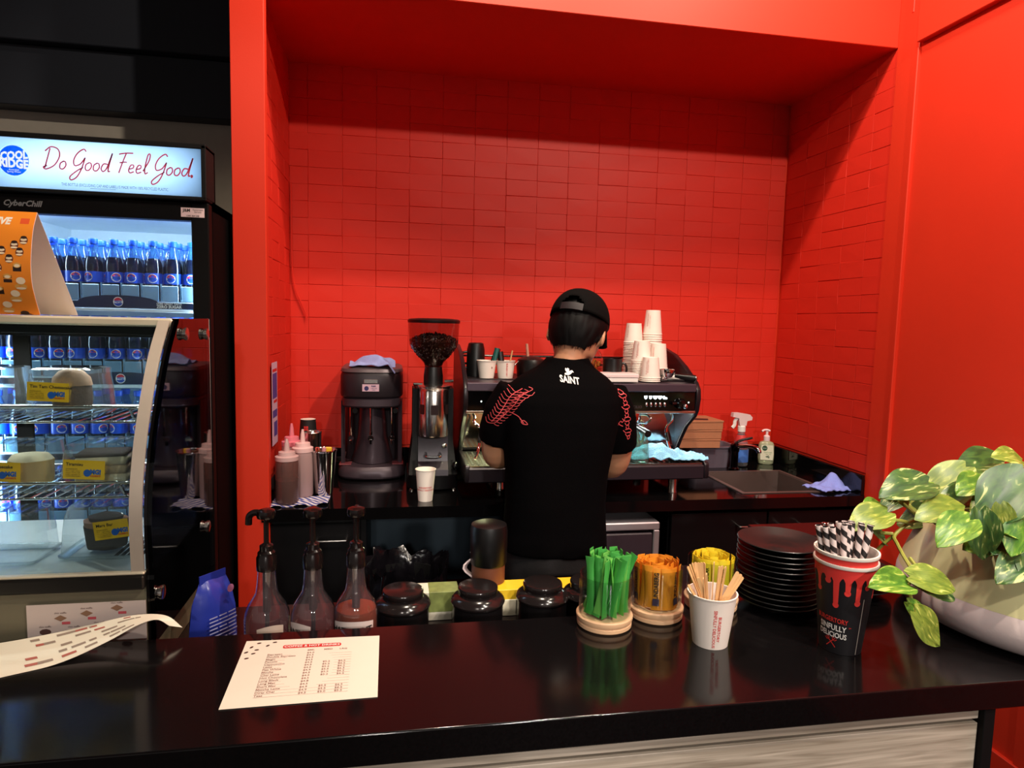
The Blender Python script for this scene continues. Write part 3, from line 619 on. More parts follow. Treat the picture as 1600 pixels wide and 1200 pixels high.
b = cake_box('cake_box', 'clear box with tiramisu slice on the lower wire shelf', -.572,1.425,1.1505, .125,.11,.094,.86); yellow_label(b, ('Tiramisu', 0), -.014, .046, -.057, .073, .037, -.06)
cake('tiramisu_slice', 'layered tiramisu slice in a clear box on the lower wire shelf', [('lower_cream', (-.045,.045,-.035,.035,0,.02), WHIP, 1), ('sponge', (-.044,.044,-.034,.034,.02,.038), SPONGE, 1), ('upper_cream', (-.045,.045,-.035,.035,.038,.054), WHIP, 1), ('cocoa_top', (-.044,.044,-.034,.034,.054,.062), CHOC, 1)], -.572,1.425,1.161, .15)
b = cake_box('cake_box', 'clear box with pale cheesecake beside the tiramisu', -.712,1.425,1.1505, .125,.11,.094,.86); yellow_label(b, ('NY Cheesecake', 0), -.020, .044, -.057, .073, .037, -.04)
cake('cheesecake', 'pale golden round cheesecake in a clear box beside the tiramisu', [('cake_base', [(0,0),(.036,0),(.038,.01),(.038,.046),(.0,.047)], CREAMC, .9), ('cream_top', [(.038,.046),(.030,.056),(0,.060)], WHIP, .9)], -.705,1.425,1.161)
b = cake_box('cake_box', 'domed clear box with chocolate cake on the case floor', -.583,1.455,1.0065, .134,.12,.110,.8); yellow_label(b, ('Mars Bar', 0), .032, .064, -.063, .064, .037, .12)
cake('chocolate_cake', 'tall dark chocolate cake with caramel band on the case floor', [('cake_base', [(0,0),(.036,0),(.042,.045),(.0,.046)], CHOC, .85), ('caramel', [(.040,.045),(.041,.056),(0,.057)], mat('caramel', (170,112,76), .5), .85), ('fudge_top', [(.03,.056),(.032,.064),(0,.074)], CHOC, .85)], -.585,1.455,1.017)
cake_box('cake_box', 'empty-looking clear box at the edge of the case floor', -.745,1.43,1.0065, .125,.11,.10,.86)
cake_box('cake_box', 'clear box at the edge of the upper wire shelf', -.800,1.475,1.2885, .130,.11,.098,.9)
# chip bags on the work shelf
BAGB = mat('bag_blue', (44,60,168), .3, var=.15, vs=12, bump=.3, bs=25); BAGD = mat('bag_navy', (24,34,104), .35, var=.2, vs=12, bump=.3, bs=25)
def bag(lab, x, y, rz, w_, h_, mt_, writing):
    b = thing('snack_bag', lab, 'snack bag', (x,y,.8005), rz)
    for sgn, nm in ((-1,'front_face'),(1,'back_face')):
        def f(u, v):
            X = (u-.5)*w_*(1-.45*v**3); bulge = (math.sin(PI*u)**.6)*(math.sin(PI*min(1, v*.92+.08))**.7)*.030 if 0 < u < 1 else 0
            return (X, sgn*bulge+.003*noise.noise(Vector((u*5, v*5, sgn))), v*h_+.006*noise.noise(Vector((u*4, v*3, 7))))
        o_ = MB().sheet(f, 14, 14).build(nm, mt_, b, smooth=60)
        if writing and sgn < 0:
            mb = MB()
            for k in range(9): 
                for q in range(3): mb.shape([(q*.022-.032,.08-.008*k),(q*.022-.014+.004*((k*7+q*3)%3)/2,.08-.008*k),(q*.022-.014+.004*((k*7+q*3)%3)/2,.0825-.008*k),(q*.022-.032,.0825-.008*k)], lambda x_, z_: Vector((x_, -.0325+.25*x_*x_*20*.3, z_)))
            mb.build('fine_print', mat('bag_print', (176,180,224), .5), o_, smooth=0, fix=False)
            MB().shape(disc(.008,.02,.13), lambda x_, z_: Vector((x_, -.030, z_))).build('seal', mat('bag_seal', (176,110,150), .5), o_, smooth=0, fix=False)
    MB().box(-w_*.27,w_*.27,-.001,.001,h_-.006,h_+.014).build('crimped_top', mt_, b)
bag('bright blue snack bag standing beside the display case', -.372,1.42,.9,.115,.150,BAGB,True)
# ================================================================== milkshake mixer
def dshape(x0, x1, yf, yb, p=2.6, n=20):
    cx, hw = (x0+x1)/2, (x1-x0)/2; d = min(hw, yb-yf)*.75
    P = [(cx+hw*(1 if math.cos(a) >= 0 else -1)*abs(math.cos(a))**(2/p), yf+d-d*abs(math.sin(a))**(2/p)) for a in [PI*k/n for k in range(n+1)]]
    return P+[(x0, yb), (x1, yb)]
def dloft(mb, secs):
    mb.loft([[Vector((x, y, z)) for x, y in dshape(*s[:4])] for s in secs for z in [s[4]]]); return mb
PLUM = mat('mixer_grey', (70,58,66), .38, .35); PLUMD = mat('mixer_dark', (46,38,44), .42, .3)
t = thing('milkshake_mixer', 'dark grey triple spindle milkshake mixer', 'mixer')
dloft(MB(), [(-.207,.036,2.452,2.70,.905),(-.211,.040,2.448,2.70,.912),(-.209,.038,2.45,2.70,.935),(-.200,.030,2.46,2.70,.948)]).build('base', PLUM, t)
MB().box(-.19,.02,2.50,2.69,.9,.905).build('feet', BLK, t)
mb = MB(); dloft(mb, [(-.199,.028,2.60,2.70,.948),(-.192,.022,2.60,2.70,1.18)]); mb.build('back_column', PLUMD, t)
mb = MB(); mb.loft([[Vector((-.086+r*math.cos(a), 2.60-.09*max(0, math.sin(a)), z)) for a in [PI*k/14 for k in range(15)]]+[Vector((-.086-r, 2.64, z)), Vector((-.086+r, 2.64, z))] for r, z in ((.078,.95),(.055,1.05),(.048,1.18))]); mb.build('centre_column', PLUM, t)
for s_ in (-1,1): MB().prism([(-.086+s_*.112,2.60),(-.086+s_*.098,2.53),(-.086+s_*.112,2.52),(-.086+s_*.115,2.60)],'z',.95,1.19).build('side_column', PLUM, t)
dloft(MB(), [(-.190,.018,2.468,2.70,1.168),(-.196,.024,2.46,2.70,1.175),(-.196,.024,2.46,2.70,1.200),(-.190,.018,2.47,2.70,1.208)]).build('collar', PLUM, t)
dloft(MB(), [(-.198,.026,2.455,2.70,1.2085),(-.201,.029,2.452,2.70,1.215),(-.201,.029,2.452,2.70,1.285),(-.196,.024,2.458,2.70,1.300)]).build('head', mat('mixer_head', (44,36,42), .4, .3), t)
dloft(MB(), [(-.201,.029,2.452,2.70,1.3005),(-.198,.026,2.456,2.70,1.312),(-.186,.014,2.47,2.70,1.318)]).build('lid', mat('mixer_lid', (92,80,86), .35, .3), t)
for x in (-.161,-.089,-.012):
    sp = MB().tube([(x,2.478,1.17),(x+.001,2.480,1.07)], .0032, 8).tube([(x+.001,2.48,1.078),(x+.001,2.48,1.066)], .0052, 8).build('spindle', CHROME, t)
    MB().tube([(x,2.50,1.05),(x,2.515,1.05)], .011, 12).tube([(x,2.495,1.045),(x,2.50,1.03)], .005, 8).build('cup_rest', CHROME, t)
    MB().tube([(x+.013,2.53,1.152),(x+.013,2.515,1.152)], .010, 10).build('switch', BLKG, t)
MB().box(-.205,-.16,2.50,2.55,.949,.953,.001).box(-.01,.032,2.50,2.55,.949,.953,.001).build('drip_ledge', mat('ledge_red', (120,60,66), .3), t)
lb = MB().box(-.118,-.058,2.4495,2.4505,1.232,1.258).build('rating_sticker', mat('sticker_lilac', (214,178,196), .6), t)
mb = MB(); f = plane_fn((-.088,2.4492,1.245), (1,0,0), (0,0,1), .0002); mb.shape(disc(.008,-.015,-.002), f); mb.text('R&M', .008, lambda x, y: f(x+.010, y+.006), bold=.03); mb.text('1300 300', .006, lambda x, y: f(x+.011, y-.002)); mb.text('240V', .006, lambda x, y: f(x+.011, y-.008)); mb.build('sticker_lettering', mat('sticker_ink', (44,40,96), .5), lb, smooth=0, fix=False)
MB().box(-.112,-.063,2.4492,2.4505,1.262,1.276,.001).build('badge', STEEL, t)
def rag(name, lab, fn, mt_, cat='cloth', nu=26, nv=20, th=.003):
    o_ = MB().sheet(fn, nu, nv, th).build(name, mt_, smooth=70); return tag(o_, lab, cat)
STRIPE = bpy.data.materials.new('blue_striped_cloth'); STRIPE.use_nodes = True; nt = STRIPE.node_tree; p = nt.nodes['Principled BSDF']
tc = nt.nodes.new('ShaderNodeTexCoord'); wv = nt.nodes.new('ShaderNodeTexWave'); wv.inputs['Scale'].default_value = 26; wv.inputs['Distortion'].default_value = .6; wv.bands_direction = 'DIAGONAL'
rp = nt.nodes.new('ShaderNodeValToRGB'); rp.color_ramp.elements[0].position = .45; rp.color_ramp.elements[0].color = S(70,76,150); rp.color_ramp.elements[1].position = .6; rp.color_ramp.elements[1].color = S(220,208,214)
nt.links.new(tc.outputs['Object'], wv.inputs[0]); nt.links.new(wv.outputs['Fac'], rp.inputs[0]); nt.links.new(rp.outputs[0], p.inputs['Base Color']); p.inputs['Roughness'].default_value = .9
def r1(u, v):
    x, y = (u-.5)*.165, (v-.5)*.15; h = .038*math.exp(-((x-.01)/.05)**2-((y)/.05)**2)+.010*math.sin(u*9+v*4)*math.sin(v*7)+.012*noise.noise(Vector((u*4,v*4,2)))
    zz = 1.320+max(.002, h+.006)
    if u > .85 and v < .35: zz -= (u-.85)*.18
    return (-.083+x, 2.545+y-.02*u, zz)
rag('cleaning_cloth', 'pale blue cleaning cloth crumpled on top of the milkshake mixer', r1, CLOTHB)

# ================================================================== coffee grinder
GB = mat('grinder_black', (7,6,8), .5, spec=.15); GL2 = mat('grinder_plum', (42,33,42), .36, .2)
t = thing('coffee_grinder', 'black coffee grinder with clear bean hopper and chrome doser', 'grinder')
gx, gy = .133, 2.385
MB().prism(dshape(.044,.222,2.275,2.50),'z',.908,.955).build('base', GB, t)
for sx in (.060,.206):
    for sy in (2.305,2.47): MB().lathe([(0,0),(.009,0),(.009,.006),(.005,.009),(0,.009)],12,(sx,sy,.899)).build('foot', STEEL, t)
mb = MB(); mb.loft([[Vector(p) for p in ((gx-w1,y0,z),(gx+w1,y0,z),(gx+w1,2.50,z),(gx-w1,2.50,z))] for w1, y0, z in ((.084,2.30,.955),(.080,2.33,1.0),(.068,2.345,1.10),(.064,2.345,1.255))]); mb.build('body', GB, t)
MB().prism([(2.282,.955),(2.285,.975),(2.315,1.0),(2.325,1.04),(2.325,1.09),(2.36,1.09),(2.36,.955)],'x',gx-.052,gx+.052).build('chute', GL2, t)
for s_ in (-1,1): MB().prism([(2.30,.955),(2.33,1.0),(2.345,1.08),(2.35,1.255),(2.44,1.255),(2.47,.955)],'x',gx+s_*.066-.004*(1-s_)/2-.002,gx+s_*.066+.006).build('side_shell', GB, t)
MB().lathe([(0,1.095),(.050,1.095),(.0515,1.1),(.0515,1.252),(.049,1.258),(0,1.258)],32,(gx,2.305,0)).build('doser', mat('doser_steel', (214,208,204), .2, 1), t)
wn = MB()
for a in (-.95,0,.95):
    c0 = Vector((gx+.0522*math.sin(a), 2.305-.0522*math.cos(a), 1.19)); tx = Vector((math.cos(a), math.sin(a), 0))
    pl = [(-.011,-.017),(-.013,-.014),(-.013,.014),(-.011,.017),(.011,.017),(.013,.014),(.013,-.014),(.011,-.017)]
    MB().shape(pl, lambda x, z: c0+tx*x*(1 if a == 0 else .8)+Vector((0,0,z))).build('doser_window', mat('window_dark', (40,28,28), .15), t, smooth=0, fix=False)
MB().lathe([(.056,1.258),(.058,1.262),(.058,1.268),(.05,1.270),(0,1.270)],32,(gx,2.325,0)).build('collar', STEEL, t)
MB().lathe([(.034,1.270),(.034,1.30),(.030,1.332),(0,1.332)],28,(gx,gy-.03,0)).build('neck', BLK, t)
for s_ in (-1,1): MB().tube([(gx+s_*.040,gy-.04,1.276+.006*s_),(gx+s_*.07,gy-.045,1.277+.006*s_)], .005, 8).build('adjuster', BLK, t)
HOPG = glass('hopper_plastic', (214,200,200), 1.3, .05)
MB().lathe([(.030,1.332),(.034,1.345),(.080,1.398),(.086,1.410),(.0895,1.486)],36,(gx,gy-.03,0)).build('hopper', HOPG, t)
MB().lathe([(.0905,1.4862),(.092,1.489),(.092,1.496),(.085,1.500),(.05,1.503),(0,1.503)],36,(gx,gy-.03,0)).build('hopper_lid', BLK, t)
MB().tube(smooth_path([(gx-.025,2.318,1.028),(gx-.024,2.285,1.024),(gx-.012,2.280,1.022),(gx+.012,2.280,1.022),(gx+.024,2.285,1.024),(gx+.025,2.318,1.028)],4), .005, 8).build('fork', CHROME, t)
MB().lathe([(0,0),(.009,0),(.009,.004),(.006,.006),(0,.006)],16).xf(Matrix.Translation((gx+.040,2.318,1.055)) @ Matrix.Rotation(PI/2,4,'X')).build('button', CHROME, t)
MB().ell((gx+.078,2.30,.985),(.012,.014,.016)).build('lever_knob', BLKG, t)
mb = MB(); rb = random.Random(4); hc = Vector((gx,gy-.03,0))
mb.lathe([(0,1.335),(.028,1.335),(.034,1.349),(.078,1.402),(.083,1.42),(.06,1.434),(0,1.444)],24,hc)
for k in range(620):
    a = rb.uniform(0,2*PI)
    if k < 330: r = .084*math.sqrt(rb.random()); z = 1.421+.026*(1-(r/.084)**2)+rb.uniform(-.003,.005)
    else: z = rb.uniform(1.36,1.424); r = .0785-max(0,(1.40-z))*.86
    q = Euler((rb.uniform(0,6),rb.uniform(0,6),rb.uniform(0,6))).to_matrix(); o_ = hc+Vector((r*math.cos(a), r*math.sin(a), z))
    ts = MB().ell((0,0,0),(.0052,.0038,.003),6,4); mb.add([o_+q @ v for v in ts.v], ts.f)
o = mb.build('coffee_beans', mat('roasted_beans', (52,28,20), .35, var=.3, vs=90), smooth=60); tag(o, 'dark roasted coffee beans heaped in the grinder hopper', 'coffee beans', kind='stuff')

# ================================================================== paper cups
def cup_mesh(r0, r1, h): return [(0,.003),(r0-.001,.003),(r0,0),(r1,h-.003),(r1+.0018,h-.002),(r1+.002,h),(r1-.0005,h),(r1-.0012,h-.004),(r0-.0012,.005),(0,.005)]
def paper_cup(lab, loc, r0, r1, h, mt_=CARDW, group=None, rot=None, rz=0):
    c = thing('paper_cup', lab, 'cup', loc, rz, group, rot); MB().lathe(cup_mesh(r0, r1, h), 28).build('cup', mt_, c); return c
def cup_print(c, r0, r1, h, a0, lines, size, mt_=INKRED, vertical=True, y0=.5):
    mb = MB(); cf_ = cone_fn(r0, r1, h, a0, .0005)
    for k, s_ in enumerate(lines):
        if vertical: mb.text(s_, size, lambda x, y: cf_(y-k*size*1.05, h*y0-x), bold=.02)
        else: mb.text(s_, size, lambda x, y: cf_(x, h*y0+y-k*size*1.1), bold=.02)
    return mb.build('cup_lettering', mt_, c, smooth=0, fix=False)
c = paper_cup('white paper cup standing alone at the front of the bench', (.101,2.168,.9005), .0235, .0325, .106); cup_print(c, .0235,.0325,.106, -PI/2-.05, ['BURGERTORY', 'SINFULLY DELICIOUS'], .0075, vertical=False, y0=.45)
BCUP = mat('black_cup_card', (22,18,20), .6)
for k in range(2):
    c = paper_cup('black paper cup turned upside down, %s of the pair behind the steel shaker' % ('lower', 'upper')[k], (-.318,2.53,.9005+.128+.09*k), .0275, .036, .128, BCUP, rot=(PI,0,0))
    MB().lathe([(0,-.0006),(.027,-.0006)],24).build('base_disc', WHITEP, c, fix=False)
    cf_ = cone_fn(.0275,.036,.128,PI/2+.15,.0005); mb = MB()
    for q in range(4): mb.shape([(-.0085+.009*(q%2),.022+.009*(q//2)),(-.001+.009*(q%2),.022+.009*(q//2)),(-.001+.009*(q%2),.030+.009*(q//2)),(-.0085+.009*(q%2),.030+.009*(q//2))], cf_)
    mb.build('cup_emblem', INKRED, c, smooth=0, fix=False)
    mb = MB(); mb.text('SINFULLY DELICIOUS', .0058, lambda x, y: cf_(-x, .055-y)); mb.text('BURGERS & COFFEE', .0058, lambda x, y: cf_(-x, .063-y)); mb.build('cup_lettering', INKWHT, c, smooth=0, fix=False)
# stacks of upturned cups on the coffee machine
MT = 1.290
def stack(lab, grp, x, y, ztop, r0, r1, h, pitch):
    n = max(1, int(round((ztop-MT-h)/pitch))+1); first = None
    for k in range(n):
        lo = (x+random.uniform(-.0004,.0004), y+random.uniform(-.0004,.0004), MT+.001+h+pitch*k)
        if first is None:
            first = paper_cup(lab, lo, r0, r1, h, group=grp, rot=(PI,0,0)); cup_print(first, r0, r1, h, PI/2+.9, ['BURGERTORY'], .008, mat('faint_pink_ink', (226,176,168), .6) if 'faint_pink_ink' not in bpy.data.materials else bpy.data.materials['faint_pink_ink'], y0=.4)
        else: copy_tree(first, lo, (PI,0,random.uniform(-.3,.3)))
stack('white paper cup in the tallest upturned stack on the coffee machine', 'tallest cup stack', .992,2.47,1.552,.0275,.0365,.094,.0085)
stack('white paper cup in the second tallest upturned stack on the coffee machine', 'second tallest cup stack', .915,2.47,1.500,.0285,.0365,.075,.0065)
stack('white paper cup in the upturned stack before the second tallest one', 'middle cup stack', .912,2.37,1.434,.0285,.0365,.075,.0065)
stack('white paper cup in the upturned stack before the tallest one', 'front cup stack', .985,2.385,1.424,.0275,.0365,.094,.0085)
stack('white paper cup in the shortest upturned stack by the portafilter', 'shortest cup stack', .928,2.315,1.378,.0285,.0365,.075,.0065)

# ================================================================== espresso machine
EM = mat('machine_dark', (30,24,29), .32, .2); EMP = mat('machine_plum_trim', (74,60,72), .4, .5); EMG = mat('machine_black_gloss', (7,6,7), .1)
t = thing('espresso_machine', 'wide black two-group espresso machine against the red tiles', 'coffee machine')
SIDE = [(2.150,.960),(2.145,.975),(2.148,1.012),(2.155,1.020),(2.40,1.022),(2.375,1.06),(2.325,1.12),(2.262,1.165),(2.245,1.190),(2.235,1.235),(2.240,1.268),(2.262,1.292),(2.36,1.345),(2.46,1.385),(2.56,1.405),(2.63,1.405),(2.655,1.385),(2.66,.960)]
for x0, x1, nm in ((.230,.246,0),(1.078,1.096,1)): 
    o = MB().prism(SIDE,'x',x0,x1).build('side_panel', EM, t); bv = o.modifiers.new('edge','BEVEL'); bv.width = .003; bv.segments = 2
MB().box(.240,1.078,2.34,2.64,1.18,1.286).box(.240,1.078,2.42,2.64,1.02,1.18).build('boiler_body', EM, t)
MB().box(.240,1.078,2.412,2.419,1.03,1.18).build('splash_plate', mat('mirror_plate', (200,196,192), .08, 1), t)
MB().box(.240,1.078,2.245,2.345,1.19,1.258,.002).build('control_panel', EMG, t)
MB().box(.240,1.078,2.238,2.35,1.258,1.287,.003).build('front_trim', EMP, t)
MB().box(.240,1.078,2.24,2.345,1.1805,1.1895,.001).build('chrome_strip', STEEL, t)
MB().box(.240,1.078,2.352,2.62,1.2865,1.290).build('cup_tray', mat('tray_dark', (34,26,30), .4, .4), t)
mb = MB()
for k in range(24): mb.box(.26+.034*k,.262+.034*k,2.36,2.61,1.2901,1.2905)
mb.build('tray_grid', BLKM, t)
for y, z in ((2.61,1.36),(2.59,1.33)): MB().tube([(.240,y,z),(1.078,y,z)], .004, 8).build('cup_rail', BLKG, t)
MB().box(.240,1.078,2.145,2.41,.960,1.010,.004).build('drip_body', mat('machine_plum', (38,30,38), .35, .3), t)
mb = MB(); mb.box(.245,1.073,2.155,2.41,1.0105,1.016); mb.build('drip_tray', STEEL, t)
mb = MB()
for k in range(40): mb.box(.255+.0205*k,.262+.0205*k,2.17,2.39,1.0162,1.0172)
mb.build('drip_grid', mat('grid_dark', (70,66,64), .4, .6), t)
for x, y in ((.372,2.30),(.984,2.20),(.372,2.55),(.984,2.55)): MB().lathe([(0,0),(.017,0),(.017,.004),(.0155,.008),(.0155,.060),(0,.060)],20,(x,y,.9003)).build('foot', STEEL, t)
for x in (.42,.66,.86):
    g_ = MB().lathe([(.020,1.182),(.032,1.178),(.034,1.150),(.030,1.140),(0,1.140)],24,(x,2.305,0)).build('group_head', CHROME, t)
    MB().lathe([(.033,1.139),(.034,1.120),(.022,1.108),(0,1.108)],24,(x,2.305,0)).tube(smooth_path([(x-.008,2.305,1.11),(x-.012,2.30,1.09),(x-.014,2.30,1.082)],4),.005,8).tube(smooth_path([(x+.008,2.305,1.11),(x+.012,2.30,1.09),(x+.014,2.30,1.082)],4),.005,8).build('basket', CHROME, g_)
    MB().tube([(x,2.275,1.13),(x+.01,2.20,1.122),(x+.012,2.17,1.118)],[.008,.012,.0125],12).build('filter_handle', BLK, g_)
for x, s_ in ((.995,-1),(.265,1)):
    wd = MB().tube(smooth_path([(x,2.275,1.182),(x+.006,2.262,1.165),(x+.004*s_,2.25,1.148),(x+.022*s_,2.245,1.132),(x+.026*s_,2.24,1.11),(x+.018*s_,2.225,1.06),(x+.004*s_,2.205,1.028)],6),.0048,10).build('steam_wand', CHROME, t)
    MB().tube([(x+.025*s_,2.24,1.112),(x+.020*s_,2.231,1.08)],.0062,10).build('grip', BLK, wd)
MB().tube(smooth_path([(.872,2.285,1.17),(.905,2.275,1.17),(.918,2.27,1.155),(.905,2.27,1.142),(.878,2.27,1.142),(.868,2.275,1.125),(.885,2.28,1.08)],6),.004,8).build('water_pipe', CHROME, t)
MB().tube(smooth_path([(.900,2.33,1.135),(.892,2.33,1.10),(.893,2.33,1.07),(.905,2.33,1.058),(.917,2.33,1.07),(.918,2.33,1.10),(.912,2.33,1.135),(.900,2.33,1.138)],5),.005,8).build('drain_loop', mat('brass', (190,176,120), .2, 1), t)
kn = MB().lathe([(0,0),(.020,0),(.020,.010),(.014,.022),(0,.024)],24).xf(Matrix.Translation((1.018,2.2445,1.216)) @ Matrix.Rotation(PI/2,4,'X')).build('steam_knob', EMG, t)
MB().ell((1.028,2.217,1.209),(.009,.006,.009)).build('knob_cap', CHROME, kn)
MB().tube([(1.010,2.236,1.218),(.982,2.232,1.217)],.006,8).build('knob_lever', EMG, kn)
for k in range(5):
    MB().ell((.890+.0175*k,2.2425,1.212),(.0058,.004,.0085),12,8).build('button', STEEL, t)
DIGIT = emis('display_glow', (226,246,255), 6)
mb = MB(); f = plane_fn((.925,2.2445,1.238), (1,0,0), (0,0,1), .0004)
for k in range(5):
    x0 = -.038+.018*k; wd = (.006,.006,.0085,.0078,.0085)[k]
    if k < 4: mb.shape([(x0-wd,.006),(x0+wd,.006),(x0+wd*.8,-.003),(x0,-.007),(x0-wd*.8,-.003)], f)
    else: mb.shape([(x0-wd,.003),(x0-.002,.006),(x0+.002,.001),(x0+wd*1.1,.0),(x0+wd*1.1,-.006),(x0-wd*.6,-.006)], f)
mb.build('display_icons', DIGIT, t, smooth=0, fix=False)
for x, z in ((1.052,1.220),(.292,1.222)): MB().ell((x,2.2445,z),(.003,.002,.003),10,6).build('indicator', emis('indicator_%d' % int(x*10), (240,250,240), 2), t)
mb = MB(); mb.text('RANCILIO', .013, plane_fn((.842,2.2446,1.203), (1,0,0), (0,0,1), .0003), bold=.03, wid=1.1); mb.build('maker_lettering', mat('dim_lettering', (74,66,70), .3, .6), t, smooth=0, fix=False)
lamp('machine_light_right', 'AREA', (.90,2.33,1.176), 2.6, (.88,1,.97), target=(.90,2.30,1.0), size=(.30,.02))
lamp('machine_light_left', 'AREA', (.33,2.33,1.176), 1.6, (.86,.94,.5), target=(.33,2.28,1.0), size=(.16,.02))
# things under and on the machine
def r2(u, v):
    x = u*.30; y = (v-.5)*.12; h = .040*math.exp(-((u-.42)/.28)**2)*math.exp(-((v-.55)/.4)**2)+.016*noise.noise(Vector((u*11,v*6,3)))+.012*u*(1-abs(v-.5)*1.6)
    return (.800+x, 2.245+y+.012*math.sin(u*8)-.035*u, 1.0205+max(.001,h+.004) )
rag('bar_cloth', 'pale blue bar cloth spread over the drip tray under the steam wand', r2, mat('pale_blue_cloth', (132,190,226), .9, var=.35, vs=190, bump=1.0, bs=220), nu=34, nv=16)
ps = MB().lathe([(0,.002),(.033,.002),(.036,0),(.038,.01),(.034,.06),(.029,.085),(.031,.105),(.029,.105),(.027,.085),(.032,.06),(.036,.012),(0,.008)],28).build('glass_pitcher', glass('pitcher_glass', (216,236,230), 1.8, .04, haze=.06, hazecol=(200,226,220)), loc=(.852,2.20,1.0178)); tag(ps, 'clear glass pitcher standing on the drip tray', 'pitcher')
o = thing('mug', 'black mug turned upside down on the machine behind the marker cups', 'mug', (.297,2.47,MT+.001))
MB().lathe([(.036,0),(.036,.006),(.033,.10),(.028,.122),(.022,.125),(0,.125)],28).build('cup', BLK, o)
MB().tube(smooth_path([(-.034,0,.03),(-.052,0,.035),(-.056,0,.06),(-.05,0,.085),(-.033,0,.09)],5),.0045,8).build('handle', BLK, o)
c = paper_cup('white paper cup of markers, nearer the machine edge', (.328,2.392,MT+.001), .027,.0355,.064); cup_print(c,.027,.0355,.064,-PI/2+.5,['B'],.010,mat('brown_ink',(150,90,80),.6),False,.6)
c2 = paper_cup('white paper cup holding a wooden stirrer and pens', (.398,2.392,MT+.001), .027,.0345,.064); cup_print(c2,.027,.0345,.064,-PI/2,['BURGERTORY'],.0075)
def pen(nm, lab, p0, p1, r, mt_, capc=None):
    o_ = thing(nm, lab, 'pen', p0); d_ = Vector(p1)-Vector(p0); MB().tube([(0,0,0), d_], r, 10).build('barrel', mt_, o_)
    if capc: MB().tube([d_*.55, d_*1.02], r*1.18, 10).build('cap', capc, o_)
pen('marker', 'white marker with green cap in the paper cup', (.345,2.392,MT+.008),(.366,2.395,MT+.108),.008,WHITE,mat('green_cap',(24,84,80),.4))
pen('marker', 'thick black marker leaning in the paper cup of markers', (.335,2.40,MT+.008),(.372,2.42,MT+.104),.009,BLK,BLKG)
pen('marker', 'dark grey marker in the paper cup beside the stirrer', (.390,2.395,MT+.008),(.378,2.40,MT+.095),.010,DGREY,BLK)
pen('stirrer', 'wooden stirrer standing in the paper cup on the machine', (.405,2.39,MT+.008),(.422,2.39,MT+.102),.003,mat('pale_wood',(214,170,120),.6))
o = thing('black_pot', 'black domed pot with a wooden brush handle on the machine', 'pot', (.505,2.45,MT+.001))
MB().lathe([(0,0),(.052,0),(.056,.05),(.05,.066),(.03,.076),(0,.08)],28).build('body', BLK, o); MB().tube([(-.012,0,.07),(-.018,0,.125)],[.006,.005],10).build('brush_handle', mat('brush_wood',(206,150,130),.5), o)
MB().tube(smooth_path([(-.05,-.01,.06),(-.066,-.02,.045),(-.076,-.02,.02)],4),.0025,6).build('wire_handle', STEEL, o)
o = thing('glass_jar', 'clear glass jar of wrapped sweets beside the barista\'s head', 'jar', (.740,2.43,MT+.001))
MB().lathe([(0,.002),(.034,.002),(.040,.0),(.042,.03),(.040,.075),(.030,.10),(.024,.104),(.024,.112)],28).build('jar', GLASSJ, o)
o2 = MB(); rb = random.Random(8)
for k in range(26):
    q = Euler((rb.uniform(0,6),rb.uniform(0,6),rb.uniform(0,6))).to_matrix(); ts = MB().box(-.011,.011,-.006,.006,-.004,.004,.002); cc = Vector((.74+rb.uniform(-.022,.022), 2.43+rb.uniform(-.022,.022), MT+.014+rb.uniform(0,.055))); o2.add([cc+q @ v for v in ts.v], ts.f)
o2 = o2.build('wrapped_sweets', mat('amber_foil',(196,110,44),.25,.6,var=.5,vs=40)); tag(o2, 'amber foil wrapped sweets piled inside the glass jar', 'sweets', kind='stuff')
o = thing('mug', 'black mug standing upright beside the stacked paper cups', 'mug', (.800,2.37,MT+.001))
MB().lathe([(0,.003),(.032,.003),(.035,0),(.036,.078),(.033,.078),(.031,.008),(0,.008)],28).build('cup', BLK, o)
MB().tube(smooth_path([(.034,0,.018),(.050,-.004,.022),(.054,-.005,.04),(.048,-.004,.058),(.034,0,.062)],5),.0042,8).build('handle', BLK, o)
o = thing('white_box', 'flat white lidded box on the machine beside the barista', 'box', (.752,2.300,MT+.001))
MB().box(-.10,.108,-.045,.045,0,.016,.002).build('base', WHITE, o); MB().box(-.102,.110,-.047,.047,.0165,.030,.002).build('lid', mat('pinkish_white',(232,214,214),.4), o)
o = thing('portafilter', 'chrome portafilter with black handle lying on the machine', 'portafilter', (1.015,2.31,MT+.001))
MB().lathe([(0,.0),(.018,.002),(.026,.012),(.030,.020),(.030,.032),(.027,.032),(.024,.014),(0,.010)],24,(-.02,.01,.012)).build('basket', CHROME, o)
MB().tube([(.006,-.004,.022),(.035,-.02,.018),(.055,-.03,.016),(.072,-.038,.015)],[.007,.011,.013,.012],12).build('handle', BLK, o)
MB().ell((.074,-.039,.015),(.006,.006,.009),10,8).build('handle_cap', CHROME, o)
MB().tube(smooth_path([(-.03,.01,.012),(-.055,-.005,.012),(-.062,-.01,.020),(-.070,-.012,.034)],4),.006,8).tube(smooth_path([(-.03,.01,.012),(-.045,-.02,.012),(-.042,-.03,.020),(-.045,-.03,.030)],4),.006,8).build('spout', CHROME, o)
o = MB().box(-.05,.05,-.012,.012,0,.020,.006).build('white_tray', WHITE, loc=(1.035,2.36,MT+.001), rot=(0,0,-.25)); tag(o, 'small white plastic tray behind the portafilter handle', 'tray')

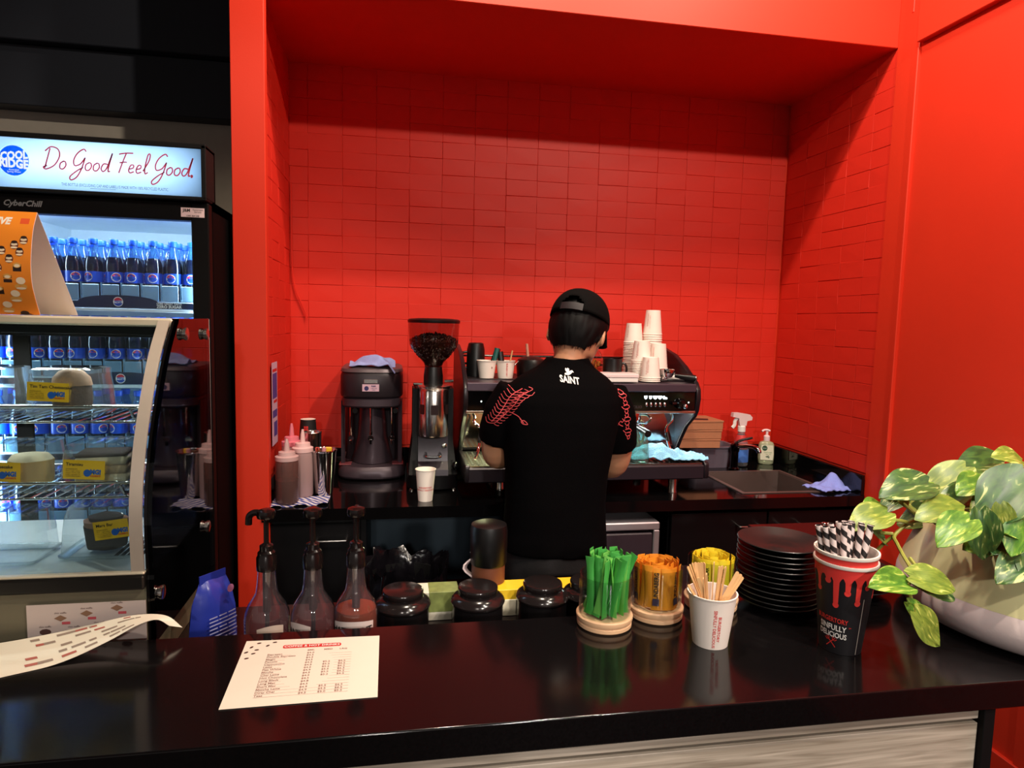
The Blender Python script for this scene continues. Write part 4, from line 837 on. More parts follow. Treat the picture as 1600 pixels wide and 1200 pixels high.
# ================================================================== left end of the bench: sauces and steel cups
def squeeze(lab, x, y, h, r, liquid, level, body, tipc):
    o_ = thing('squeeze_bottle', lab, 'sauce bottle', (x,y,.9055))
    MB().lathe([(0,0),(r*.92,0),(r,.006),(r,h*.62),(r*.96,h*.66),(r*.8,h*.68)],24).build('bottle', body, o_)
    MB().lathe([(0,.002),(r*.9,.002),(r*.95,.008),(r*.95,h*level),(0,h*level)],24).build('sauce', liquid, o_)
    cp = MB().lathe([(r*.97,h*.665),(r*1.0,h*.67),(r*1.0,h*.73),(r*.75,h*.745),(r*.7,h*.80),(r*.25,h*.81),(0,h*.81)],24).build('cap', tipc, o_)
    MB().lathe([(r*.26,h*.81),(r*.2,h*.93),(r*.1,h),(0,h)],14).build('nozzle', tipc, cp)
SQB = glass('squeeze_plastic', (196,160,150), 1.3, .2, haze=.22, hazecol=(170,130,124)); SQP = glass('squeeze_plastic_pale', (226,196,196), 1.3, .2, haze=.5, hazecol=(226,190,190))
squeeze('brown sauce squeeze bottle nearest the bench edge', -.338,2.165,.205,.036, mat('dark_sauce',(50,34,44),.3), .36, SQB, mat('cap_grey_pink',(196,164,164),.45))
squeeze('pale squeeze bottle half full of dark sauce', -.300,2.245,.222,.034, mat('purple_sauce',(74,58,74),.3), .36, SQP, mat('cap_pale_pink',(226,190,190),.45))
squeeze('pink-tipped squeeze bottle at the back by the wall', -.348,2.335,.228,.033, mat('pink_sauce',(206,120,130),.4), .55, SQP, mat('cap_pink',(220,120,136),.45))
o = thing('steel_tumbler', 'tall slim steel tumbler behind the shaker cup', 'tumbler', (-.283,2.36,.9005))
MB().lathe([(0,.004),(.026,.004),(.028,0),(.031,.195),(.0325,.198),(.0315,.2),(.0295,.195),(.0265,.008),(0,.008)],28).build('cup', STEEL, o)
o = thing('shaker_cup', 'flared steel milkshake cup holding spatulas', 'shaker', (-.235,2.262,.9005))
MB().lathe([(0,.004),(.027,.004),(.029,0),(.043,.150),(.0455,.154),(.0445,.157),(.0415,.152),(.0275,.010),(0,.010)],32).build('cup', mat('polished_steel',(206,200,198),.1,1), o)
pen('spatula', 'pink spatula handle standing in the steel shaker', (-.243,2.262,.915),(-.232,2.252,1.064),.007,mat('pink_handle',(224,150,160),.5))
o = MB().box(-.012,.012,-.004,.004,0,.148,.003).build('yellow_spoon', mat('yellow_plastic',(226,182,40),.5), loc=(-.233,2.274,.914), rot=(0,.09,.3)); tag(o, 'yellow plastic spoon standing in the steel shaker', 'spoon')
o = MB().lathe([(0,.003),(.04,.003),(.042,0),(.045,.05),(.047,.052),(.043,.052),(.040,.008),(0,.008)],24).build('black_bowl', BLK, loc=(-.20,2.60,.9005)); tag(o, 'small black bowl at the back beside the mixer', 'bowl')
o = MB().tube([(0,0,0),(.018,-.01,.07)],.004,8).build('scoop_handle', mat('brown_handle',(96,50,46),.5), loc=(-.205,2.60,.912)); tag(o, 'brown scoop handle leaning in the small black bowl', 'scoop')
def r3(u, v):
    x = -.385+.175*u; y = 2.118+.10*v; ridge = .006*math.sin(u*15)*(1-v)+.010*noise.noise(Vector((u*5,v*4,1)))
    return (x, y+.02*u, .9005+max(.0015, .004+ridge*(.3+.7*(1-v))))
rag('tea_towel', 'blue and white striped tea towel under the sauce bottles', r3, STRIPE, 'towel', 40, 14, .0015)
# poster on the alcove side wall
po = MB().box(-.4035,-.4025,2.29,2.388,1.062,1.342).build('wall_poster', mat('poster_lilac',(206,178,204),.6), loc=(0,0,0)); tag(po, 'narrow lilac notice fixed to the alcove side wall', 'poster')
f = plane_fn((-.4025,2.339,1.20), (0,-1,0), (0,0,1), .0004) ; f = lambda x, z: Vector((-.4020, 2.339+x, 1.20+z))
mb = MB()
for a_, b_, c_, d_ in ((-.04,.04,.02,.105),(-.04,.04,-.02,-.045),(-.02,.04,-.11,-.06)): mb.shape([(a_,c_),(b_,c_),(b_,d_),(a_,d_)], f)
mb.build('poster_blue_block', mat('poster_blue',(76,66,150),.6), po, smooth=0, fix=False)
mb = MB(); mb.shape([(-.04,.110),(.04,.110),(.04,.120),(-.04,.120)], f); mb.shape([(-.02,.004),(.04,.004),(.04,.014),(-.02,.014)], f); mb.build('poster_red_band', INKRED, po, smooth=0, fix=False)

# ================================================================== sink end
o = thing('tap', 'black and chrome mixer tap behind the sink', 'tap', (1.405,2.535,.9005))
MB().lathe([(0,0),(.022,0),(.022,.006),(.016,.012),(.016,.075),(.019,.08),(.019,.105),(.012,.112),(0,.112)],24).build('body', mat('black_chrome',(60,56,58),.1,1), o)
MB().tube(smooth_path([(0,0,.09),(.015,-.02,.104),(.045,-.07,.108),(.055,-.09,.098),(.056,-.092,.088)],5),.0095,12).build('spout', CHROME, o)
MB().tube(smooth_path([(0,0,.11),(.02,-.008,.125),(.066,-.02,.138)],4),[.010]*4+[.009]*4+[.007],10,flat=.6).build('lever', mat('black_lever',(30,28,30),.15), o)
o = thing('spray_bottle', 'clear spray bottle with white trigger behind the tap', 'spray bottle', (1.470,2.605,.9005))
MB().lathe([(0,.002),(.030,.002),(.033,.006),(.033,.085),(.028,.105),(.017,.130),(.0135,.150)],24).build('bottle', glass('spray_plastic',(214,222,230),1.5,.08,haze=.12), o)
MB().lathe([(.0335,.02),(.0335,.075)],24).build('label', mat('spray_label',(70,120,206),.5), o); MB().lathe([(.031,.078),(.0255,.112),(.018,.136)],24).build('shoulder_label', mat('spray_red',(206,60,60),.5), o)
MB().lathe([(.0145,.148),(.0165,.150),(.0165,.172),(.013,.176),(0,.176)],20).build('collar', WHITE, o)
tg_ = MB().prism([(-.014,.176),(.016,.176),(.018,.196),(.040,.200),(.042,.212),(.030,.224),(-.020,.232),(-.046,.232),(-.048,.214),(-.036,.212),(-.020,.208)],'y',-.011,.011).build('trigger_head', mat('trigger_white',(226,206,206),.4), o)
MB().tube(smooth_path([(-.022,0,.210),(-.032,0,.196),(-.034,0,.178),(-.044,0,.166)],4),.005,8,flat=1.6).build('trigger', WHITE, tg_)
o = thing('soap_bottle', 'white pump bottle of green hand soap in the bench corner', 'soap bottle', (1.612,2.64,.9005), -.35)
mb = MB(); mb.loft([[Vector((w_*(1 if math.cos(a)>=0 else -1)*abs(math.cos(a))**.6, d_*(1 if math.sin(a)>=0 else -1)*abs(math.sin(a))**.6, z)) for a in [2*PI*k/24 for k in range(24)]] for w_, d_, z in ((.028,.018,0),(.032,.020,.004),(.034,.021,.03),(.032,.020,.085),(.027,.018,.096),(.012,.012,.102))]); mb.build('bottle', glass('soap_plastic',(214,226,190),1.4,.08,haze=.55,hazecol=(206,214,176)), o, smooth=60)
sf = lambda x, z: Vector((x, -.0226, .05+z)); l_ = MB().shape([(-.026,-.03),(.026,-.03),(.028,.0),(.024,.036),(-.024,.036),(-.028,0)], sf).build('label', mat('soap_label',(222,220,196),.5), o, smooth=0, fix=False)
sf2 = lambda x, z: Vector((x, -.0230, .05+z)); mb = MB(); mb.shape([(p_[0]-.010, p_[1]+.022) for p_ in disc(.011,0,0)], sf2)
for a in (.2,.7,1.2,-.3): mb.shape([(-.006,-.016),(-.006+.018*math.cos(a)-.002*math.sin(a),-.020+.010*math.sin(a)),(-.006+.018*math.cos(a)+.002*math.sin(a),-.016+.012*math.sin(a))], sf2)
mb.build('label_emblem', mat('soap_green',(34,74,48),.5), l_, smooth=0, fix=False)
mb = MB(); mb.text('Dettol', .0055, lambda x, z: Vector((x-.010,-.0233,.072+z))); mb.build('emblem_lettering', INKWHT, l_, smooth=0, fix=False)
mb = MB(); mb.text('hand wash', .008, lambda x, z: Vector((x+.004,-.0231,.054+z))); mb.text('aloe vera', .006, lambda x, z: Vector((x+.006,-.0231,.046+z))); mb.build('label_lettering', mat('soap_text',(96,150,76),.5), l_, smooth=0, fix=False)
MB().lathe([(.013,.102),(.0135,.104),(.0135,.122),(.009,.126),(.0055,.128),(.0055,.144),(0,.144)],18).build('pump_collar', mat('pump_white',(236,212,216),.4), o)
MB().tube(smooth_path([(.012,0,.146),(0,0,.150),(-.014,0,.148),(-.022,-.004,.142)],4),.0058,10,flat=.8).build('pump_head', mat('pump_white2',(236,216,220),.4), o)
o = thing('plastic_tub', 'grey plastic tub between the coffee machine and the tap', 'tub', (1.325,2.628,.9005))
mb = MB()
def rrect(hw, hd, z, r=.03, n_=6): return [Vector((cx+r*math.cos(a0+PI/2*k/(n_-1)), cy+r*math.sin(a0+PI/2*k/(n_-1)), z)) for cx, cy, a0 in ((hw-r,hd-r,0),(-hw+r,hd-r,PI/2),(-hw+r,-hd+r,PI),(hw-r,-hd+r,1.5*PI)) for k in range(n_)]
mb.loft([rrect(.085,.058,0),rrect(.102,.068,.088),rrect(.110,.076,.088),rrect(.110,.076,.094),rrect(.098,.066,.094),rrect(.082,.055,.006)]); mb.build('tub', mat('tub_grey',(104,94,106),.4), o)
CARD = mat('brown_cardboard',(170,112,78),.75,var=.1,bump=.2,bs=200)
for k in range(3):
    o = thing('cardboard_box', ('lowest','middle','topmost')[k]+' of three flat brown cardboard boxes beside the machine', 'box', (1.243+.002*k,2.60-.003*k,.9955+.0385*k), .04*(k-1))
    MB().box(-.085,.090,-.075,.075,0,.030,.001).build('body', CARD, o); MB().box(-.087,.092,-.077,.077,.0302,.0375,.001).build('lid', CARD, o)
    if k == 2: MB().shape([(-.05,-.05),(.03,-.06),(.05,-.02),(.0,.0)], lambda x, y: Vector((x, y, .0378))).build('printed_mark', INKBLK, o, smooth=0, fix=False)
def r4(u, v):
    x = 1.545+.135*u; y = 2.125+.10*v; h = .055*math.exp(-((u-.68)/.22)**2-((v-.62)/.3)**2)+.014*math.exp(-((u-.25)/.25)**2)*(1-abs(v-.5))+.008*noise.noise(Vector((u*6,v*6,5)))
    return (x-.03*v*(1-u), y+.03*u, .9035+max(.002,h+.003))
rag('dish_cloth', 'periwinkle blue dish cloth folded on the bench corner by the sink', r4, mat('periwinkle_cloth',(134,146,222),.9,var=.12,vs=200,bump=.5,bs=260))
# ================================================================== barista, seen from behind
def freeze(o, dv, it=6, fac=.5):
    r_ = o.modifiers.new('fuse','REMESH'); r_.mode = 'VOXEL'; r_.voxel_size = dv; r_.use_smooth_shade = True
    s_ = o.modifiers.new('soft','SMOOTH'); s_.iterations = it; s_.factor = fac
    bpy.context.view_layer.update(); dg = bpy.context.evaluated_depsgraph_get(); me = bpy.data.meshes.new_from_object(o.evaluated_get(dg))
    mt_ = o.data.materials[0]; o.modifiers.clear(); o.data = me
    if not me.materials: me.materials.append(mt_)
    for p_ in me.polygons: p_.use_smooth = True
    return o
P = thing('person', 'person in black T-shirt and black cap working at the coffee machine', 'person', (0,0,0))
def ering(cx, cy, z, rx, ry, n=28, p=2.3): return [Vector((cx+rx*(1 if math.cos(a)>=0 else -1)*abs(math.cos(a))**(2/p), cy+ry*(1 if math.sin(a)>=0 else -1)*abs(math.sin(a))**(2/p), z)) for a in [2*PI*k/n for k in range(n)]]
# head frame
HM = Matrix.Translation((.543,1.935,1.492)) @ Matrix.Rotation(math.radians(-31),4,'Z') @ Matrix.Rotation(math.radians(-20),4,'X') @ Matrix.Rotation(math.radians(4),4,'Y')
def headr(z):      # head outline factor at height z in the head frame
    return math.sqrt(max(0, 1-(z/.098)**2)) if z > 0 else math.sqrt(max(0, 1-(z/.150)**2))
mb = MB()
hd = MB().lathe([(0,-.10)]+[(headr(z), z) for z in (-.099,-.08,-.06,-.04,-.02,0,.02,.04,.06,.08,.093)]+[(0,.0978)],28,(0,0,0),.0755,.094)
hd.ell((0,.040,-.085),(.050,.050,.045),18,12); hd.ell((0,.095,-.038),(.011,.016,.020),10,8); hd.ell((0,.083,-.068),(.024,.012,.010),10,8)
for s_ in (-1,1): hd.v += []; e_ = MB().ell((0,0,0),(.0075,.019,.031),14,10).xf(Matrix.Translation((s_*.081,-.006,-.034)) @ Matrix.Rotation(s_*.38,4,'Z') @ Matrix.Rotation(-.15,4,'X')); hd.add(e_.v, e_.f)
hd.xf(HM); mb.add(hd.v, hd.f)
nk = HM @ Vector((0,-.028,-.06))
mb.tube([(.492,1.880,1.33),(.500,1.888,1.375),nk],[.054,.047,.047],24)
mb.loft([ering(.480,1.885,z,rx,ry) for z, rx, ry in ((.86,.125,.095),(1.1,.135,.1),(1.25,.15,.1),(1.33,.10,.07),(1.36,.06,.05))])
def limb(pts, rs): mb.tube(smooth_path(pts,5), [rs[min(len(rs)-1,i//5)]*(1-(i%5)/5)+rs[min(len(rs)-1,i//5+1)]*(i%5)/5 for i in range((len(pts)-1)*5+1)], 16)
ARM = {-1: [(.345,1.885,1.295),(.308,1.915,1.20),(.302,1.953,1.102),(.345,2.03,1.075),(.408,2.105,1.072)], 1: [(.632,1.885,1.29),(.672,1.915,1.18),(.678,1.955,1.064),(.645,2.03,1.05),(.590,2.105,1.062)]}
for s_, pts in ARM.items():
    limb(pts, [.055,.048,.043,.036,.026])
    wr_ = Vector(pts[-1]); dr_ = (wr_-Vector(pts[-2])).normalized(); sd = dr_.cross(Vector((0,0,1))).normalized(); up = sd.cross(dr_).normalized()
    pm = wr_+dr_*.045; mb.tube([wr_-dr_*.01, wr_+dr_*.03, pm+dr_*.02],[.025,.036,.036],14,flat=.45)
    for k, ln in enumerate((.060,.068,.064,.052)):
        b0 = wr_+dr_*.066+sd*(-.026+.0175*k); 
        mb.tube([b0-dr_*.015, b0+dr_*ln*.45-up*.006, b0+dr_*ln*.72-up*.026, b0+dr_*ln*.70-up*.042],[.0092,.0088,.008,.007],10)
    tb = wr_+dr_*.022-sd*(-s_)*.030*(-1); mb.tube([wr_+dr_*.012+sd*s_*(-.020), wr_+dr_*.040+sd*s_*(-.046)-up*.01, wr_+dr_*.066+sd*s_*(-.044)-up*.026],[.013,.0105,.008],10)
for cx in (.405,.540): mb.tube([(cx,1.87,.86),(cx-.002,1.875,.45),(cx-.002,1.865,.06)],[.07,.05,.035],14)
body = freeze(mb.build('body', SKIN, P), .0058, 5)
# T-shirt
mb = MB(); TS = [(.835,.470,1.868,.156,.122),(.90,.470,1.868,.151,.120),(.98,.469,1.868,.147,.117),(1.06,.471,1.871,.151,.118),(1.15,.475,1.875,.164,.122),(1.22,.479,1.88,.173,.122),(1.275,.482,1.884,.174,.116),(1.315,.486,1.888,.158,.104),(1.342,.490,1.893,.128,.088),(1.364,.496,1.899,.090,.073),(1.382,.501,1.903,.069,.066),(1.396,.503,1.905,.062,.062)]
def trg(z, cx, cy, rx, ry):
    R_ = ering(cx, cy, z, rx, ry, 36, 2.5)
    return [v+Vector((.010*noise.noise(Vector((v.x*9,v.y*9,v.z*5+3)))*(1.3-z), .014*noise.noise(Vector((v.x*11+4,v.y*6,v.z*6)))*(1.5-z), 0)) for v in R_]
mb.loft([trg(*q) for q in TS])
for s_, pts, rs in ((-1,[(.352,1.886,1.297),(.318,1.898,1.235),(.306,1.912,1.185),(.305,1.925,1.152)],[.062,.063,.061,.062]),(1,[(.622,1.886,1.292),(.654,1.898,1.225),(.668,1.912,1.165),(.673,1.926,1.128)],[.062,.063,.061,.062])):
    mb.tube(pts, rs, 22)
shirt = freeze(mb.build('t_shirt', SHIRT, P), .0062, 6)
bpy.context.view_layer.update()
bvh = BVHTree.FromPolygons([v.co.copy() for v in shirt.data.vertices], [tuple(p_.vertices) for p_ in shirt.data.polygons])
def on_shirt(x, z, off=.0016):
    h = bvh.ray_cast(Vector((x,1.4,z)), Vector((0,1,0)))
    return (h[0]+Vector((0,-off,0))) if h[0] is not None else None
def shirt_fn(cx, cz):
    def f(x, z):
        q = on_shirt(cx+x, cz+z); k = .97
        while q is None and k > 0: k -= .06; q = on_shirt(.48+(cx+x-.48)*k, cz+z)
        return q if q is not None else Vector((cx+x, 1.80, cz+z))
    return f
f = shirt_fn(.484,1.338); mb = MB(); mb.text('SAINT', .026, lambda x, y: f(x, y-.14*x), bold=.025, wid=.78)
for pl in ([(-.012,.015),(-.002,.013),(.006,.016),(.012,.021),(.016,.020),(.013,.026),(.008,.026),(.003,.023),(.004,.030),(.0,.033),(-.003,.030),(-.006,.033),(-.008,.029),(-.007,.024),(-.004,.020),(-.010,.019)],): mb.shape(pl, f)
mb.build('shirt_lettering', INKWHT, shirt, smooth=0, fix=False)
PINKR = mat('wing_print', (214,78,82), .7)
mb = MB(); f = shirt_fn(0,0); rb = random.Random(2)
tr = lambda q: Vector((q[0], q[1]))
spine = [Vector(q) for q in smooth_path([Vector(q) for q in ((.352,1.312),(.322,1.290),(.306,1.262),(.290,1.235),(.272,1.212))], 6)]
for i in range(1, len(spine), 2):
    t_ = i/(len(spine)-1); sp = spine[i]; ln = .032*(1-.55*t_)
    pts = smooth_path([sp+Vector((-.024*(1-.3*t_),.008)), sp+Vector((-.014,-.006)), sp+Vector((0,-.008)), sp+Vector((ln*.6,-.004)), sp+Vector((ln,.004)), sp+Vector((ln*.7,.009))], 5); mb.stroke(pts, .0017, f)
    pts = smooth_path([sp+Vector((.004,-.010)), sp+Vector((ln*.8,-.014)), sp+Vector((ln*1.15,-.004-.01*t_))], 5); mb.stroke(pts, .0017, f)
mb.stroke(spine, .0022, f)
for a_ in ((.345,.226),(.352,.218)): mb.stroke(smooth_path([Vector((.318,1.245)),Vector((.338,1.236)),Vector((a_[0],1+a_[1]))],5), .002, f)
mb.stroke(smooth_path([Vector(q) for q in ((.345,1.222),(.352,1.226),(.362,1.216),(.350,1.216),(.345,1.222))],4), .002, f)
mb.build('wing_print', PINKR, shirt, smooth=0, fix=False)
mb = MB(); sp = [Vector(q) for q in smooth_path([Vector(q) for q in ((.650,1.300),(.662,1.275),(.668,1.245),(.672,1.215),(.678,1.185),(.684,1.160))], 5)]
for i in range(0, len(sp), 2):
    ln = .010+.006*math.sin(i); mb.stroke(smooth_path([sp[i]+Vector((-ln,.002)), sp[i]+Vector((-ln*.3,-.006)), sp[i]+Vector((ln*.8,-.002)), sp[i]+Vector((ln*.4,.006)), sp[i]+Vector((-ln*.6,.004))],4), .002, f)
mb.stroke(smooth_path([Vector(q) for q in ((.640,1.205),(.650,1.216),(.656,1.212),(.664,1.222)) ],4), .002, f); mb.stroke(smooth_path([Vector(q) for q in ((.640,1.212),(.650,1.204),(.660,1.200)) ],4), .002, f)
mb.build('wing_print', PINKR, shirt, smooth=0, fix=False)
# trousers and shoes
mb = MB(); mb.loft([ering(.471,1.87,z,rx,ry) for z, rx, ry in ((.78,.150,.118),(.86,.146,.114),(.92,.138,.105))])
for s_, cx in ((-1,.400),(1,.542)): mb.loft([ering(cx+s_*dx, 1.868+dy, z, r_, r_*1.1) for z, r_, dx, dy in ((.82,.082,.0,0),(.70,.084,.0,0),(.46,.062,.004,.006),(.25,.056,.006,.0),(.05,.056,.008,0))])
freeze(mb.build('trousers', mat('black_trousers',(16,13,15),.85,var=.15,vs=60,bump=.2,bs=400), P), .008, 5)
for s_, cx in ((-1,.395),(1,.548)): MB().loft([[Vector((cx+w_*math.cos(a), 1.91+l_*math.sin(a)+dy, z)) for a in [2*PI*k/20 for k in range(20)]] for w_, l_, dy, z in ((.045,.135,.0,.002),(.048,.138,.0,.02),(.044,.125,-.004,.05),(.038,.07,-.045,.085))]).build('shoe', BLKM, P)
# hair and cap
HAIR = mat('black_hair',(8,6,7),.6,spec=.15,var=.4,vs=40)
mb = MB(); rb = random.Random(6)
def hairp(az, z, gr): # az measured from the back of the head
    k = headr(z); rg_ = .0035*noise.noise(Vector((az*9, z*30, 0)))+gr
    return HM @ Vector(((.0765+rg_)*k*math.sin(az), -(.095+rg_)*k*math.cos(az), z))
def low(az):
    a_ = abs(az); return -.088+.010*noise.noise(Vector((az*14,0,3)))+(.0 if a_ < .8 else (a_-.8)*.075)
NA, NZ = 54, 16
mb.sheet(lambda u, v: hairp((u-.5)*3.7, .072+(low((u-.5)*3.7)-.072)*v, .0012+.0065*math.sin(PI*min(1,max(0,v-.38)*1.62))), NA, NZ, .004)
hair = mb.build('hair', HAIR, P, smooth=70)
mb = MB()
for k in range(220):
    az = rb.uniform(-1.5,1.5); z0 = rb.uniform(-.03,.006); z1 = low(az)-rb.uniform(-.012,.014); dx = rb.uniform(-.12,.12)
    mb.tube([hairp(az,z0,.0055), hairp(az+dx*.5,(z0+z1)/2,.009), hairp(az+dx,z1,.005)],[.0012,.0016,.0003],4)
mb.build('hair_strands', HAIR, hair, smooth=70)
CAP = mat('black_cap_cloth',(9,8,8),.9,spec=.1,var=.15,vs=80,bump=.25,bs=500)
CE = .010
def capp(az, el_): # el_ 0 rim .. 1 crown
    a_ = el_*PI/2*.995; z = CE+(.103-CE)*math.sin(a_); r_ = math.cos(a_)**.82
    return HM @ Vector((.0865*r_*math.sin(az), -.1095*r_*math.cos(az), z))
mb = MB(); NA, NE = 64, 16; vs = []; fs = []
for j in range(NE+1):
    for i in range(NA): vs.append(capp(-PI+2*PI*i/NA, j/NE))
for j in range(NE):
    for i in range(NA):
        az = -PI+2*PI*(i+.5)/NA; el_ = (j+.5)/NE
        if (az/.44)**2+((el_-.0)/.33)**2 < 1: continue
        fs.append((j*NA+i, j*NA+(i+1)%NA, (j+1)*NA+(i+1)%NA, (j+1)*NA+i))
mb.add(vs, fs); cap = mb.build('cap', CAP, P, smooth=60); sd_ = cap.modifiers.new('cloth','SOLIDIFY'); sd_.thickness = .0025; sd_.offset = 1
mb = MB(); mb.sheet(lambda u, v: capp((u-.5)*.98, .0+.15*v)+(HM.to_3x3() @ Vector((0,-.002,0))), 16, 2, .002); mb.build('strap', mat('cap_strap',(30,22,27),.6), cap, smooth=60)
mb = MB(); mb.ell((HM @ Vector((0,0,.104))),(.006,.006,.003),10,6); mb.build('top_button', CAP, cap)
def brimf(u, v):
    a_ = (u-.5)*2.5; x = .083*math.sin(a_)*(1+.02*v); y = .104*math.cos(a_)*(1-v)+v*(.104*math.cos(a_)+.078*max(0,math.cos(a_*1.22))**.45); 
    return HM @ Vector((x, y, CE+.002-.026*abs(math.sin(a_))**2*(.1+.9*v)-.022*v))
mb = MB(); mb.sheet(brimf, 24, 8, .003); mb.build('brim', CAP, cap, smooth=60)
# face details
EYE = mat('eye_white',(230,224,218),.3); IRIS = mat('iris_brown',(40,24,18),.2)
for s_ in (-1,1):
    e_ = MB().ell(tuple(HM @ Vector((s_*.030,.085,-.024))),(.011,.008,.007),12,8).build('eye', EYE, body); MB().ell(tuple(HM @ Vector((s_*.030,.0915,-.025))),(.005,.003,.005),10,6).build('iris', IRIS, body)
    MB().tube([HM @ Vector((s_*.016,.091,-.006)), HM @ Vector((s_*.030,.090,-.002)), HM @ Vector((s_*.046,.080,-.006))],[.002,.003,.0015],6).build('eyebrow', HAIR, body)
MB().tube([HM @ Vector((-.022,.088,-.073)), HM @ Vector((0,.095,-.071)), HM @ Vector((.022,.088,-.073))],[.002,.004,.002],8).build('lips', mat('lips',(168,96,84),.5), body)
# ================================================================== on the service counter
CT = .9004
# printed drinks menu
mo = thing('drinks_menu', 'laminated coffee and hot drinks price list lying flat on the counter', 'menu', (-.145,1.124,CT))
MW, MH = .238, .214
cs = [(-.121,.109),(.119,.101),(.121,-.106),(-.116,-.109)]
def menu_fn(off):
    def f(u, v):   # u 0..1 across, v 0..1 down
        a_ = Vector(cs[0]).lerp(Vector(cs[1]), u); b_ = Vector(cs[3]).lerp(Vector(cs[2]), u); q = a_.lerp(b_, v); return Vector((q.x, q.y, .0009+off+.0012*math.sin(PI*u)*math.sin(PI*v)))
    return f
MB().sheet(lambda u, v: menu_fn(0)(u, 1-v), 12, 10, .0006).build('card', mat('laminated_card',(238,228,212),.25,var=.02), mo, smooth=60)
mf = menu_fn(.0003); mf2 = menu_fn(.0006); T = lambda cu, cv: (lambda x, y: mf(cu+x/MW, cv-y/MH))
mb = MB(); pl = [(.30+.015*math.cos(PI/2+PI*k/8), .135+.030*math.sin(PI/2+PI*k/8)) for k in range(9)]+[(.70+.015*math.cos(-PI/2+PI*k/8), .135+.030*math.sin(-PI/2+PI*k/8)) for k in range(9)]
mb.shape(pl, mf); mb.build('title_bar', INKRED, mo, smooth=0, fix=False)
mb = MB(); mb.text('COFFEE & HOT DRINKS', .0098, lambda x, y: mf2(.50+x/MW, .137-y/MH), bold=.02, space=1.05, wid=.9); mb.build('title_lettering', INKWHT, mo, smooth=0, fix=False)
mb = MB(); rowsM = [('Espresso','4.0','',''),('Double Espresso','4.5','',''),('Magic','4.5','',''),('Piccolo','4.5','',''),('Cappuccino','4.5','5.2','6.2'),('Latte','4.5','5.2','6.2'),('Flat White','4.5','5.2','6.2'),('Mocha','4.9','5.5','6.5'),('Chai Latte','4.5','5.2','6.2'),('Hot Chocolate','4.5','5.2','6.2'),('Long Black','4.5','',''),('Long Mac','4.8','',''),('Short Mac','4.5','',''),('Matcha Latte','4.9','5.5','6.5'),('Dirty Chai','4.9','5.5','6.5'),('Teas','4.5','5.0','5.5')]
for s_, u in (('SML',.50),('MED',.625),('LRG',.735)): mb.text(s_, .0075, T(u,.215), bold=.02)
for k, r_ in enumerate(rowsM):
    v = .262+.0405*k; mb.text(r_[0], .0072, T(.19,v), align='LEFT', bold=.015)
    for s_, u in zip(r_[1:], (.50,.625,.735)):
        if s_: mb.text('$'+s_, .0072, T(u,v), bold=.015)
    mb.stroke([(.19,v+.020),(.80,v+.020)], .0022, mf)
mb.build('price_lettering', mat('menu_ink',(150,116,104),.6), mo, smooth=0, fix=False)
mb = MB()
for u, v, a_ in ((.10,.05,.3),(.17,.10,.9),(.215,.045,.2),(.055,.115,1.0),(.10,.165,.2),(.03,.20,.7),(.085,.225,.3),(.05,.30,.3)): mb.shape([(u+(.017*math.cos(t_)*math.cos(a_)-.010*math.sin(t_)*math.sin(a_)), v+(.017*math.cos(t_)*math.sin(a_)*-1-.010*math.sin(t_)*math.cos(a_))*1.1) for t_ in [2*PI*k/12 for k in range(12)]], mf)
mb.build('printed_beans', mat('bean_print',(66,32,26),.6), mo, smooth=0, fix=False)
# curled food menu at the left
FE = [Vector(q) for q in smooth_path([Vector(q) for q in ((-.98,1.00,.9015),(-.80,1.075,.9015),(-.63,1.155,.9015),(-.56,1.188,.903),(-.50,1.225,.918),(-.455,1.243,.938),(-.425,1.252,.943),(-.405,1.256,.928))],6)]
BE = [Vector(q) for q in smooth_path([Vector(q) for q in ((-1.06,1.19,.9015),(-.88,1.245,.9015),(-.72,1.268,.904),(-.62,1.274,.915),(-.54,1.276,.930),(-.47,1.274,.944),(-.415,1.268,.943),(-.385,1.264,.920))],6)]
def curl_fn(off):
    def f(u, v):
        n_ = len(FE)-1; k = min(n_-1e-6, u*n_); i = int(k); fr = k-i; a_ = FE[i].lerp(FE[i+1], fr); b_ = BE[i].lerp(BE[i+1], fr); q = a_.lerp(b_, v); return q+Vector((0,0,off))
    return f
cm_ = MB().sheet(curl_fn(0), 48, 6, .0006).build('food_menu', mat('menu_paper',(236,228,208),.35,var=.02), smooth=70); tag(cm_, 'curling cream food menu sheet at the edge of the counter', 'menu')
mb = MB(); mb2 = MB(); cf2 = curl_fn(.0006); rb = random.Random(12)
for k in range(30):
    u = rb.uniform(.30,.72); v = rb.choice([.12,.3,.48,.66,.84]); w_ = rb.uniform(.02,.06); (mb if k % 4 else mb2).add([cf2(u,v),cf2(u+w_,v),cf2(u+w_,v+.07),cf2(u,v+.07)],[(0,1,2,3)])
mb.build('menu_text_lines', mat('menu_grey_ink',(150,132,118),.6), cm_, smooth=0, fix=False); mb2.build('menu_prices', mat('menu_rust_ink',(176,96,84),.6), cm_, smooth=0, fix=False)
